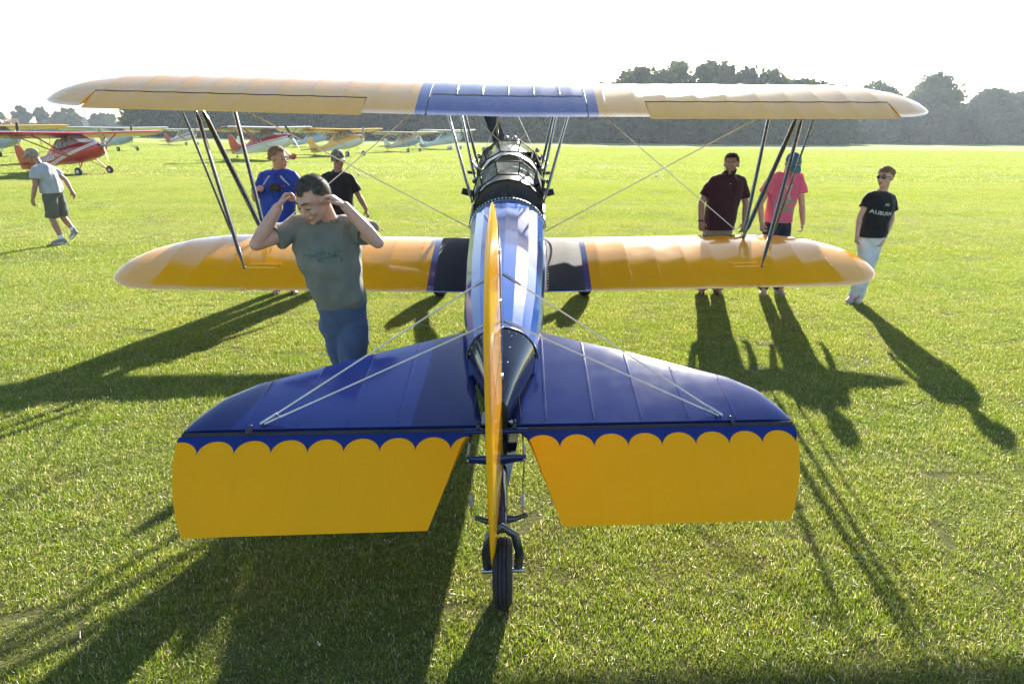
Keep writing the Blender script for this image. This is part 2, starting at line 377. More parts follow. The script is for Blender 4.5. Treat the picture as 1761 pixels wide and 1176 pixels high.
def leaf_arrays(H, Wd, nl, size, base=.15, cone=False):
    nc = max(8, int(nl / 70)); C = []
    for _ in range(nc):
        t = rng.random() ** .8; z = H * (base + (1 - base) * t * .93)
        prof = math.sin(math.pi * min(1, .18 + .80 * t)) ** .6 if not cone else (1 - t) * .95 + .08
        q = rng.random() * 2 * math.pi; r = Wd / 2 * prof * rng.uniform(.35, .98)
        C.append((r * math.cos(q), r * math.sin(q), z, rng.uniform(.11, .22) * Wd))
    C = np.array(C); k = rng.integers(0, nc, nl); d = rng.normal(size=(nl, 3)); d /= np.linalg.norm(d, axis=1)[:, None]
    p = C[k, :3] + d * (C[k, 3] * rng.uniform(.55, 1.05, nl))[:, None] * np.array([1, 1, .75]); p[:, 2] = np.maximum(p[:, 2], .3)
    a = rng.normal(size=(nl, 3)); a /= np.linalg.norm(a, axis=1)[:, None]; b_ = np.cross(a, rng.normal(size=(nl, 3))); b_ /= np.linalg.norm(b_, axis=1)[:, None]
    s = size * rng.uniform(.5, 1.3, nl)[:, None]
    vs = np.stack([p - a * s, p + b_ * s * .8, p + a * s, p - b_ * s * .7], 1).reshape(-1, 3)
    tint = np.repeat(rng.random(nl) ** 3 * .6, 4)
    return vs, tint
def leaf_obj(name, VV, T, mat, parent=None):
    me = bpy.data.meshes.new(name); n = len(VV) // 4
    me.vertices.add(len(VV)); me.vertices.foreach_set('co', VV.astype(np.float32).ravel())
    me.loops.add(4 * n); me.loops.foreach_set('vertex_index', np.arange(4 * n, dtype=np.int32)); me.polygons.add(n)
    me.polygons.foreach_set('loop_start', np.arange(0, 4 * n, 4, dtype=np.int32)); me.update(calc_edges=True); me.validate()
    at = me.attributes.new('tint', 'FLOAT', 'POINT'); at.data.foreach_set('value', T.astype(np.float32))
    me.materials.append(mat); o = bpy.data.objects.new(name, me); COL.objects.link(o)
    if parent: o.parent = parent
    return o
def trunk(mb, x, y, H, r, z0=0.):
    p = V((x, y, z0)); mb.tube([p, p + V((0, 0, H * .3)), p + V((H * .02, 0, H * .6)), p + V((0, 0, H * .9))], [r, r * .75, r * .45, r * .1], 7)
    for k in range(5):
        q = random.uniform(0, 6.28); z = H * random.uniform(.25, .6); d = V((math.cos(q), math.sin(q), .8)) * H * .22
        mb.tube([p + V((0, 0, z)), p + V((0, 0, z)) + d], [r * .35, r * .06], 5)
def tree(label, x, y, H, Wd, mat, nl=2600, size=.42, base=.05, cone=False, group=None):
    t = thing('tree', label, 'tree', (x, y, gz(y)), 0, group)
    v_, tt = leaf_arrays(H, Wd, nl, size, base, cone); leaf_obj('crown', v_, tt, mat, t)
    mb = MB(); trunk(mb, 0, 0, H, H * .02); mb.build('trunk', M_bark, t)
    return t
# forest masses: (x, y, height) edge lines
def forest(name, segs, label, mat=M_leafD, dens=3.4, nl=2400, size=.5, rows=3):
    A = []; T = []; mb = MB()
    for (x0, y0, h0), (x1, y1, h1) in zip(segs[:-1], segs[1:]):
        L = math.hypot(x1 - x0, y1 - y0); n = max(1, int(round(L / dens))); nx, ny = -(y1 - y0) / L, (x1 - x0) / L
        for row in range(rows):
            for i in range(n):
                t = (i + random.uniform(0, 1)) / n; off = row * 5.5 + random.uniform(-1.5, 1.5)
                x = x0 + (x1 - x0) * t + nx * off; y = y0 + (y1 - y0) * t + ny * off
                H = (h0 + (h1 - h0) * t) * random.uniform(.72, 1.08) * (1 + .04 * row); Wd = H * random.uniform(.6, .9)
                v_, tt = leaf_arrays(H, Wd, int(nl * (1 if row == 0 else .7)), size, .02 if row != 1 else .1); v_ = v_ + np.array([x, y, gz(y)]); A.append(v_); T.append(tt)
                bz, bt = leaf_arrays(H * .36, Wd * 1.25, int(nl * .35), size, .0); A.append(bz + np.array([x, y, gz(y) - .3])); T.append(bt)
                trunk(mb, x, y, H * .8, H * .018, gz(y))
    o = leaf_obj(name, np.concatenate(A), np.concatenate(T), mat); o['kind'] = 'stuff'; o['label'] = label
    tr = mb.build('trunks', M_bark, o, kind='stuff'); return o
forest('woods', [(-118, 238, 14.5), (-60, 222, 15.5), (0, 205, 15), (20, 200, 15.5), (27, 200, 20), (50, 202, 22), (70, 205, 20), (80, 206, 18.5), (104, 224, 19)], 'dark hazy wood behind the parked aeroplanes and the upper wing', dens=5.5, size=.8)
forest('far_woods', [(98, 255, 16), (125, 278, 21), (160, 295, 22), (225, 308, 22), (300, 330, 22)], 'wood standing farther off at the end of the field past the wing tip', dens=8, size=1.0)
forest('distant_woods', [(-420, 640, 12), (-330, 640, 11), (-230, 640, 12)], 'low distant line of trees across the airfield', dens=12, rows=2, nl=1100, size=1.6)
forest('field_edge_woods', [(-360, 400, 13), (-300, 418, 13), (-262, 420, 13.5), (-240, 440, 9)], 'grove of round dark trees beyond the red high wing aeroplane', dens=9, rows=2, nl=1700, size=1.0)
tree('big dark tree at the near end of the wood, beside the open gap', -122, 236, 17, 13, M_leafD, 5200, .6)
tree('pale green rounded tree at the left edge of the field', -296, 385, 11, 18, M_leafL, 3000, .9)
tree('small bare reddish tree in front of the dark grove', -272, 392, 8, 9, M_leafR, 900, .3)
tree('tall dark tree rising highest above the right end of the wing', 172, 282, 27, 22, M_leafD, 6500, .9)
tree('broad tree beside the tallest one, lower and rounder', 148, 276, 22, 19, M_leafD, 5200, .9)
tree('pointed tree standing at the right end of the far wood', 205, 292, 24, 18, M_leafD, 5200, .9)

hz = MB().box((0, 150, 24.0), (1400, 1200, 64)).build('haze', None, smooth=False, kind='stuff') if 0 else None

# ------------------------------------------------------------------ the biplane
bp = thing('biplane', 'large yellow and blue open cockpit biplane seen from behind, scalloped paint on its tail', 'biplane', (0, 8.9, 0))
def naca(xc, t=.10, m=.04, p=.4):
    xc = min(max(xc, 0.), 1.)
    yt = 5 * t * (.2969 * math.sqrt(xc) - .126 * xc - .3516 * xc ** 2 + .2843 * xc ** 3 - .1036 * xc ** 4)
    yc = m / p ** 2 * (2 * p * xc - xc ** 2) if xc < p else m / (1 - p) ** 2 * (1 - 2 * p + 2 * p * xc - xc ** 2)
    return yc + yt, yc - yt
class Wing:
    def __init__(s, te, c, th, xle, xte, xt, st, rib, sag, t=.10):
        s.te, s.c, s.th, s.xle, s.xte, s.xt, s.st, s.rib, s.sag, s.t = te, c, th, xle, xte, xt, st, rib, sag, t
    def lim(s, x):
        a = abs(x); A = 0.; B = s.c
        if a > s.xte: q = min(1, (a - s.xte) / (s.xt - s.xte)); A = s.st * (1 - math.sqrt(max(0, 1 - q ** 2.0)))
        if a > s.xle: q = min(1, (a - s.xle) / (s.xt - s.xle)); B = s.st + (s.c - s.st) * (max(0, 1 - q ** 2.1)) ** .52
        return A, max(B, A + .004)
    def pt(s, x, sc, side, off=0.):
        A, B = s.lim(x); ch = B - A; xc = 1 - (sc - A) / ch; up, lo = naca(xc, s.t); n = (up if side > 0 else lo) * ch
        if side > 0:
            f = (x / s.rib) % 1.0; d = abs(f - .5) * 2
            n -= s.sag * (1 - d ** 2) * min(1, max(0, (xc - .02) * 9)) * min(1, (1 - xc) * 6) * min(1, ch / s.c + .1)
        n += off * side; y0, z0 = s.te(abs(x)); c_, s_ = math.cos(s.th), math.sin(s.th)
        return (x, y0 + sc * c_ - n * s_, z0 + sc * s_ + n * c_)
    def mesh(s, x0, x1, s0, npc=18, dx=.045, s1=None):
        xs = [x0]; 
        brk = sorted([b for b in getattr(s, 'brk', []) if x0 < b < x1])
        x = x0
        while x < x1 - 1e-6:
            nx = min(x + dx, x1)
            for b in brk:
                if x < b - 2e-4 < nx: xs += [b - 1e-4, b + 1e-4]
            # add rib lines exactly
            k = math.floor(nx / s.rib); rx = k * s.rib
            if x < rx < nx: xs.append(rx)
            xs.append(nx); x = nx
        xs = sorted(set(round(v_, 6) for v_ in xs)); rings = []; uv = []
        for x in xs:
            A, B = s.lim(x); lo = max(A, s0(x)); hi = B if s1 is None else min(B, s1)
            if lo >= hi - .003: lo = hi - .003
            top = [lo + (hi - lo) * math.sin(math.pi / 2 * i / npc) for i in range(npc + 1)]
            bot = [lo + (hi - lo) * math.sin(math.pi / 2 * i / 8) for i in range(8, -1, -1)]
            if s1 is not None: pass
            else: bot = bot[1:]
            ring = [s.pt(x, q, 1) for q in top] + [s.pt(x, q, -1) for q in bot]
            rings.append(ring); uv += [(x, q) for q in top] + [(x, q) for q in bot]
        mb = MB(); mb.loft(rings); mb.uv = uv; return mb
UW = Wing(lambda a: (7.36 + .02 * a, 2.252 + .012 * a), 1.40, R(14.3), 3.80, 4.36, 4.84, .42, .355, .0052)
UW.brk = [-4.345, -1.517, 1.517, 4.345]
HS = .375
uw = UW.mesh(-4.838, 4.838, lambda x: HS + .012 if 1.517 < abs(x) < 4.345 else 0.).build('upper_wing', M_upper, bp, auto=30)
for sg in (-1, 1):
    a, b_ = (1.527, 4.335) if sg > 0 else (-4.335, -1.527)
    m = UW.mesh(a, b_, lambda x: 0., npc=8, s1=HS - .012); da = R(3.2)
    def droop(p):
        h = UW.pt(p[0], HS, 1); y, z = p[1] - h[1], p[2] - h[2]; return (p[0], h[1] + y * math.cos(da) - z * math.sin(da), h[2] + z * math.cos(da) + y * math.sin(da) - .002)
    m.v = [droop(p) for p in m.v]; m.build('aileron', M_yel, bp, auto=30)
    mb = MB(); mb.tube([UW.pt(sg * x, HS + .002, 1, -.008) for x in np.linspace(1.52, 4.34, 30)], .009, 6); mb.build('aileron_gap_seal', M_blk, uw)
def strip(Wg, x0, x1, s0, s1, off=.004, nx=10, ns=14):
    mb = MB(); vs = []; fs = []
    xs = np.linspace(x0, x1, nx + 1); ss = np.linspace(s0, s1, ns + 1)
    for lv in (off, -.002):
        for x in xs:
            for q in ss: vs.append(Wg.pt(x, q, 1, lv))
    n1 = (nx + 1) * (ns + 1)
    for i in range(nx):
        for j in range(ns): a = i * (ns + 1) + j; fs.append((a, a + 1, a + ns + 2, a + ns + 1))
    for j in range(ns):
        fs.append((j, j + 1, n1 + j + 1, n1 + j)); e = nx * (ns + 1); fs.append((e + j, e + j + 1, n1 + e + j + 1, n1 + e + j))
    for i in range(nx):
        a = i * (ns + 1); b = a + ns + 1; fs.append((a, b, n1 + b, n1 + a)); fs.append((a + ns, b + ns, n1 + b + ns, n1 + a + ns))
    return mb.add(vs, fs)
# centre section: seams, cross seam and raised straps
for sg in (-1, 1):
    MB().tube([UW.pt(sg * .858, q, 1, .001) for q in np.linspace(0, 1.36, 30)], .0045, 6).build('panel_seam', M_blk, uw)
MB().tube([UW.pt(x, .52, 1, .001) for x in np.linspace(-.83, .83, 40)], .006, 6).build('tank_seam', M_navy, uw)
for k in range(-2, 3):
    x = k * .285; mb = MB(); rings = []
    for q in np.linspace(.50, 1.34, 22):
        h = .004 + .022 * math.sin(min(1, (q - .5) / .25) * math.pi / 2) * max(.15, 1 - (q - .5) / .9)
        rings.append([UW.pt(x - .012, q, 1, 0), UW.pt(x - .004, q, 1, h), UW.pt(x + .004, q, 1, h), UW.pt(x + .012, q, 1, 0)])
    mb.loft(rings).build('strap', M_blue, uw)
for sg in (-1, 1):      # rib tapes with knots
    mb = MB()
    for k in range(3, 13):
        x = sg * k * UW.rib
        for q in np.arange(.46 if 1.5 < abs(x) < 4.3 else .1, 1.25, .055):
            A, B = UW.lim(x)
            if A + .1 < q < B - .08: mb.sph(UW.pt(x, q, 1, .0005), .0035, 5, 3)
    mb.build('rib_knots', M_yel, uw, kind='stuff')
LW = Wing(lambda a: (6.742 + .012 * a, .505 + .014 * a), 1.40, R(13.6), 3.0, 3.65, 4.16, .42, .33, .0055)
for sg in (-1, 1):
    a, b_ = (.30, 4.158) if sg > 0 else (-4.158, -.30)
    lw = LW.mesh(a, b_, lambda x: 0.).build('lower_wing', M_lower, bp, auto=30)
    wk = strip(LW, sg * .40, sg * .80, .03, 1.24, .004).build('walkway', M_walk, lw)
    mb = MB()
    for k in range(3, 12):
        x = sg * k * LW.rib
        for q in np.arange(.12, 1.2, .05):
            A, B = LW.lim(x)
            if A + .08 < q < B - .1 and random.random() < .8: mb.sph(LW.pt(x, q, 1, .0008), .0036, 5, 3)
    mb.build('rib_knots', M_yel, lw, kind='stuff')
    # fillet along the fuselage
    rings = []
    for q in np.linspace(.0, 1.36, 16):
        p = V(LW.pt(sg * .40, q, 1, .006)); rings.append([p, p + V((-sg * .035, 0, .012)), p + V((-sg * .06, 0, .05)), p + V((-sg * .075, 0, .13)), p + V((-sg * .16, 0, .13)), p + V((-sg * .16, 0, -.03))])
    MB().loft(rings).build('wing_root_fairing', M_alu_glint if sg > 0 else M_navy, bp)  # same navy fairing both sides; bright metal on the right imitates sun reflection
    mb = MB()
    for q in np.linspace(.05, 1.3, 26): mb.sph(LW.pt(sg * .408, q, 1, .008), .006, 6, 4)
    mb.build('fairing_screws', M_steel, lw, kind='stuff')
    # strut foot plate
    mb = MB(); mb.tube([LW.pt(sg * x, .37, 1, .004) for x in (2.50, 2.80)], (.012, .004), 6, flat=True); mb.tube([LW.pt(sg * x, .44, 1, .004) for x in (2.46, 2.78)], (.012, .004), 6, flat=True)
    mb.tube([LW.pt(sg * 2.48, q, 1, .004) for q in (.37, .44)], .008, 6); mb.build('strut_fitting', M_yel, lw)
# struts
def strut(a, b, r=(.026, .048), name='interplane_strut', ends=True):
    mb = MB(); a = V(a); b = V(b); d = (b - a)
    pts = [a, a + d * .03, a + d * .09, a + d * .91, a + d * .97, b]; rs = [(r[0] * .4, r[0] * .4), (r[0] * .45, r[0] * .5), r, r, (r[0] * .45, r[0] * .5), (r[0] * .4, r[0] * .4)]
    mb.tube(pts, rs, 10, side=(1, 0, 0)); mb.sph(a, r[0] * .8, 8, 5); mb.sph(b, r[0] * .8, 8, 5)
    return mb.build(name, M_strut, bp)
for sg in (-1, 1):
    rb = V(LW.pt(sg * 2.82, .37, 1)); fb = V(LW.pt(sg * 2.82, 1.12, 1))
    rt = V((sg * 3.46, 8.02, 2.335)); ft = V((sg * 3.22, 8.45, 2.42))
    strut(rb, rt, (.021, .04)); strut(fb, ft, (.021, .04)); strut(fb + V((0, -.02, .01)), rt + V((-sg * .05, .02, 0)), (.026, .045))
    strut(LW.pt(sg * 3.13, 1.0, 1), (sg * 3.50, 7.78, 2.32), (.011, .022), 'aileron_pushrod')
    top = [(sg * .69, 7.95, 2.33), (sg * .60, 8.45, 2.45), (sg * .58, 8.55, 2.45)]; bot = [(sg * .36, 6.75, 1.44), (sg * .37, 7.45, 1.60), (sg * .375, 8.2, 1.70)]
    for a, b in zip(bot, top): strut(a, b, (.017, .030), 'cabane_strut')
    # wires
    def wire(a, b, r=.0055, name='flying_wire', mat=M_wire): return MB().tube([a, b], [r, r], 6).build(name, mat, bp)
    for o in (0, .07):
        wire((sg * .40, 8.0 + o, .95 - o * .2), (sg * (3.27 + o * .5), 8.32 + o, 2.42))
    wire((sg * .91, 8.0, 2.42), (sg * 2.80, 8.05, .96), name='landing_wire')
    mb = MB(); mb.sph((sg * 1.745, 8.0, 1.615), .017, 8, 6); mb.build('wire_spreader', M_wire, bp)
    wire((-sg * .37, 7.3, 1.62), (sg * .62, 8.3, 2.42), .004, 'cabane_wire')
    wire((sg * .37, 8.0, 1.72), (sg * .02, 8.6, 2.45), .004, 'cabane_wire')
# ---------------- fuselage
M_deck = pm('black_deck', (.010, .009, .009), .45, coat=.12, var=.3, scale=6, coatr=.2, spec=.3); M_pan = pm('panel_black', (.006, .006, .007), .3, coat=.25, coatr=.1)
FY = [3.45, 4.06, 5.0, 6.27, 7.0, 8.0, 8.6, 9.0]; FT = [1.124, 1.222, 1.352, 1.512, 1.66, 1.86, 1.92, 1.93]
FW_ = [.185, .25, .305, .348, .372, .385, .385, .37]; FH = [.17, .21, .25, .27, .36, .46, .50, .52]; FB = [.70, .66, .62, .60, .60, .62, .66, .80]
FX = [.018, .012, .006, 0, 0, 0, 0, 0]; NF = 10
def fsec(y, sc=1., n=NF):
    zt, w, h, zb, x0 = [interp(y, FY, a) for a in (FT, FW_, FH, FB, FX)]; zs = zt - h; pts = []
    for k in range(n + 1):
        q = math.pi - math.pi * k / n; pts.append((x0 + w * math.cos(q) * sc, y, zs + h * math.sin(q) ** .92 * sc if sc == 1 else zs + h * math.sin(q) * sc))
    pts += [(x0 + w * .985 * sc, y, zs - (zs - zb) * .5), (x0 + w * .72 * sc, y, zb + .03), (x0, y, zb), (x0 - w * .72 * sc, y, zb + .03), (x0 - w * .985 * sc, y, zs - (zs - zb) * .5)]
    return pts
MB().loft([fsec(y) for y in (3.45, 3.75, 4.06, 4.5, 5.0, 5.6, 6.05, 6.27)]).build('rear_fuselage', M_fus, bp, auto=5)
ys = [6.27, 6.6, 6.95, 7.0, 7.35, 7.6, 7.95, 8.3, 8.6, 9.0]; mb = MB(); rings = [fsec(y) for y in ys]; n = len(rings[0]); vs = [p for r in rings for p in r]; fs = []
for i in range(len(ys) - 1):
    for j in range(n):
        k = (j + 1) % n; ym = (ys[i] + ys[i + 1]) / 2
        if 1 <= j <= 8 and (6.27 < ym < 6.95): continue
        if 2 <= j <= 7 and (7.35 < ym < 7.95): continue
        fs.append((i * n + j, i * n + k, (i + 1) * n + k, (i + 1) * n + j))
fs.append(tuple((len(ys) - 1) * n + j for j in range(n))); mb.add(vs, fs); ff = mb.build('forward_fuselage', M_deck, bp, auto=25)
mb = MB(); rings = [[(x * .95, y, z - .02) for x, y, z in fsec(y)] for y in (6.30, 6.6, 6.93)]
mb2 = MB().add([p for r in rings for p in r], [(i * n + j, i * n + (j + 1) % n, (i + 1) * n + (j + 1) % n, (i + 1) * n + j) for i in range(2) for j in range(9, n)]); mb2.build('cockpit_lining', M_blk, ff)
def arc(y, a0, a1, dz=0, sc=1., n=24):
    zt, w, h = [interp(y, FY, a) for a in (FT, FW_, FH)]; zs = zt - h
    return [(w * math.cos(q) * sc, y, zs + h * math.sin(q) * sc + dz) for q in np.linspace(a0, a1, n)]
for (y, nm) in ((6.93, 'rear'), (7.93, 'front')):
    a = arc(y, math.pi, 0, -.008, .985); a = [(x, y + .0, z) for x, y, z in a]; lo = [(x, y, 1.15) for x, y_, z in a]
    m = MB(); nn = len(a); m.add(a + lo, [(i, i + 1, nn + i + 1, nn + i) for i in range(nn - 1)]); pn = m.build('instrument_panel', M_pan, bp)
    for gx, g_z, r_ in ((-.10, -.10, .026), (0, -.075, .03), (.10, -.10, .026), (-.04, -.15, .022), (.05, -.15, .022), (-.17, -.13, .02), (.17, -.13, .02)):
        g = MB(); zt = interp(y, FY, FT); c = V((gx, y - .006, zt + g_z)); g.torus(c, (0, 1, 0), r_, (.004, .004), 18, 6); g.build('gauge_ring', M_cable, pn)
        g = MB(); g.cyl(c + V((0, .004, 0)), c + V((0, -.001, 0)), r_ * .9, 16); g.build('gauge_face', M_blk, pn)
        d = V((random.uniform(-1, 1), 0, random.uniform(-1, 1))).normalized(); g = MB(); g.tube([c + V((0, -.002, 0)), c + V((0, -.002, 0)) + d * r_ * .7], [.0025, .001], 4); g.build('gauge_hand', M_gauge, pn)
# padded coaming rims
def rim(name, y, r, a0, a1, mat=M_leather, dz=.01): return MB().tube(arc(y, a0, a1, dz, 1.0, 36), r, 8).build(name, mat, bp)
rc = rim('coaming_rim', 6.275, .017, math.pi, 0)
mb = MB()
for i, p in enumerate(arc(6.262, math.pi * .985, math.pi * .015, .016, 1.01, 64)):
    if i % 2: mb.sph(p, .007, 6, 4)
mb.build('lacing', M_wire, rc, kind='stuff')
MB().tube(arc(6.235, math.pi, 0, .004, 1.0, 36), .008, 6).build('rim_bead', M_alu_glint, rc)
for sg in (-1, 1):
    ang = math.pi * (.5 + sg * .43)
    MB().tube([arc(y, ang, ang, .012, 1, 1)[0] for y in (6.27, 6.4, 6.6, 6.8, 6.94)], .017, 8).build('coaming_side', M_leather, bp)
    ang = math.pi * (.5 + sg * .30)
    MB().tube([arc(y, ang, ang, .012, 1, 1)[0] for y in (7.35, 7.5, 7.7, 7.94)], .017, 8).build('coaming_side', M_leather, bp)
rim('coaming_rim', 7.35, .018, math.pi * .8, math.pi * .2)
M_brown = pm('brown_leather', (.07, .045, .035), .5, bump=.3, bscale=60, scale=20)
MB().tube([(x, y - .10, z) for x, y, z in arc(7.55, math.pi * .75, math.pi * .25, -.07)], .05, 8).build('headrest', M_brown, bp)
# windshields
def windshield(pts, name='windshield'):
    """pts: list of (bottom, top) posts left to right"""
    w = None
    for i in range(len(pts) - 1):
        a, b = V(pts[i][0]), V(pts[i][1]); c, d = V(pts[i + 1][1]), V(pts[i + 1][0]); nrm = (b - a).cross(d - a).normalized() * .0015
        m = MB().add([p + nrm for p in (a, b, c, d)] + [p - nrm for p in (a, b, c, d)], [(0, 1, 2, 3), (7, 6, 5, 4), (0, 1, 5, 4), (1, 2, 6, 5), (2, 3, 7, 6), (3, 0, 4, 7)])
        if w is None: w = m.build(name, M_glass, bp, smooth=False)
        else: m.build('pane', M_glass, w, smooth=False)
    for a, b in pts: MB().tube([a, b], [.0075, .0075], 6).build('frame_post', M_blk, w)
    MB().tube([p[1] for p in pts], .007, 6).build('frame_top', M_blk, w); MB().tube([p[0] for p in pts], .009, 6).build('frame_base', M_blk, w)
def sym(L): return [((-x, y, z), (-X, Y, Z)) for (x, y, z), (X, Y, Z) in L[::-1]] + L
windshield(sym([((.108, 6.99, 1.69), (.127, 6.93, 1.825)), ((.262, 6.93, 1.585), (.285, 6.86, 1.715)), ((.355, 6.84, 1.44), (.34, 6.74, 1.55))]))
windshield(sym([((.103, 8.0, 1.875), (.132, 7.94, 2.00)), ((.266, 7.94, 1.785), (.292, 7.87, 1.88)), ((.372, 7.85, 1.62), (.352, 7.74, 1.72))]))
for sg in (-1, 1):      # hand holds and steps sticking out beside the cockpits
    MB().tube([(sg * .36, 6.95, 1.50), (sg * .47, 6.93, 1.53)], [(.035, .03), (.032, .028)], 10).build('side_fitting', M_blk, bp)
    MB().tube([(sg * .37, 7.6, 1.66), (sg * .46, 7.6, 1.67)], [.016, .016], 8).build('side_step', M_strut, bp)
    MB().tube([(sg * .38, 8.2, 1.66), (sg * .46, 8.4, 1.72), (sg * .45, 8.9, 1.76)], [.022, .022, .022], 8).build('intake_pipe', M_strut, bp)
# ---------------- engine
EC = V((0, 9.28, 1.50)); eng = MB().tube([EC + V((0, -.3, 0)), EC + V((0, -.1, 0)), EC + V((0, .12, 0)), EC + V((0, .26, 0)), EC + V((0, .34, 0))], [.30, .21, .2, .12, .07], 20).build('engine', M_strut, bp)
M_cyl = pm('cylinder_iron', (.05, .05, .055), .4, metal=.6, var=.3)
for k in range(7):
    q = 2 * math.pi * k / 7; d = V((math.sin(q), 0, math.cos(q))); t = V((math.cos(q), 0, -math.sin(q))); mb = MB(); rs = []; ps = []
    for i in range(15): ps.append(EC + d * (.19 + i * .0195)); rs.append(.082 if i % 2 else .064)
    mb.tube(ps, rs, 14); cy = mb.build('cylinder', M_cyl, eng, auto=20)
    for s_ in (-1, 1):
        mb = MB(); c = EC + d * .50 + t * s_ * .055; mb.cap(c + V((0, -.05, 0)), c + V((0, .06, 0)), .034, .028, 8); mb.build('rocker_box', M_steel if k in (0, 1, 6) else M_strut, eng)
        MB().tube([c + V((0, .06, 0)), EC + d * .2 + t * s_ * .03 + V((0, .12, 0))], [.012, .012], 6).build('pushrod_tube', M_strut, eng)
    mb = MB(); c = EC + d * .47; mb.tube([c + t * .05, c + t * .10 + V((0, -.10, 0)), c + t * .09 - d * .06 + V((0, -.22, 0))], [.02, .022, .024], 8); mb.build('exhaust_stub', M_cyl, eng)
pr = MB().cap(EC + V((0, .34, 0)), EC + V((0, .44, 0)), .075, .06, 12).build('propeller', M_steel, bp)
M_prop = pm('dark_prop_metal', (.03, .032, .035), .35, metal=.5, var=.2)
for s_ in (1, -1):
    d = V((-.34, 0, .94)).normalized() * s_; w = V((.94, 0, .34)); rings = []
    for t, cw, tw in ((.05, .03, 80), (.15, .035, 70), (.28, .085, 50), (.5, .10, 35), (.8, .09, 22), (1.0, .07, 17), (1.08, .03, 15)):
        c = EC + V((0, .41, 0)) + d * t; a = (w * math.cos(R(tw)) + V((0, 1, 0)) * math.sin(R(tw)) * s_) * cw; b = a.cross(d).normalized() * .009 * (1.2 - t * .6)
        rings.append([c + a, c + a * .3 + b, c - a * .6 + b, c - a, c - a * .6 - b * .3, c + a * .3 - b * .3])
    MB().loft(rings).build('blade', M_prop, pr)
MB().tube([(.10, 8.55, 2.50), (.10, 8.55, 2.66)], [.006, .006], 6).build('fuel_gauge', M_blk, bp)
mb = MB(); mb.tube([(-.16, 9.0, 2.03), (-.16, 8.75, 2.2), (-.1, 8.6, 2.45)], [.012] * 3, 8); mb.build('fuel_line', M_steel, bp)
# ---------------- main gear
for sg in (-1, 1):
    wl = MB().torus((sg * 1.0, 8.98, .245), (1, 0, 0), .235, (.10, .10), 32, 12).build('main_wheel', M_rubber, bp)
    MB().tube([(sg * .93, 8.98, .245), (sg * 1.07, 8.98, .245)], [.16, .16], 20).build('rim', M_blk, wl)
    MB().tube([(sg * .93, 8.98, .26), (sg * .62, 8.9, .55), (sg * .3, 8.7, .78)], [(.05, .09), (.06, .12), (.07, .16)], 12, side=(0, 0, 1)).build('gear_leg', M_navy, bp)
# ---------------- tail
cone_y = [2.97, 3.12, 3.28, 3.47]; rings = []
for y in cone_y:
    t = (y - 2.97) / .5; w = .036 + .158 * t ** 1.05; zt = .90 + .232 * t ** .8; zb = .50 + .19 * t; h = .05 + .12 * t
    x0 = .02; zs = zt - h
    rings.append([(x0 + w * math.cos(math.pi - math.pi * k / 14), y, zs + h * math.sin(math.pi * k / 14)) for k in range(15)] + [(x0 + w * .9, y, (zs + zb) / 2), (x0 + w * .5, y, zb), (x0 - w * .5, y, zb), (x0 - w * .9, y, (zs + zb) / 2)])
tc = MB().loft(rings).build('tail_cone', M_navy, bp, auto=35)
mb = MB()
for k in range(1, 14):
    q = math.pi - math.pi * k / 14; mb.sph((.02 + .183 * math.cos(q), 3.43, .95 + .165 * math.sin(q)), .004, 6, 4)
for sx in (-.07, .11):
    for yy in (3.2, 3.3, 3.38): mb.sph((sx * (yy - 2.7), yy, interp(yy, [2.97, 3.47], [.9, 1.132]) + .012), .0038, 6, 4)
mb.build('screws', M_steel, tc, kind='stuff')
MB().tube([(.02 + .196 * math.cos(q), 3.455, .945 + .185 * math.sin(q)) for q in np.linspace(math.pi, 0, 24)], .005, 6).build('cone_seam', M_strut, tc)
LEX = [.07, .23, .667, .99, 1.293, 1.425, 1.490, 1.515]; LEY = [3.0, 3.966, 3.753, 3.578, 3.414, 3.282, 3.126, 3.01]
M_stab = M_blue
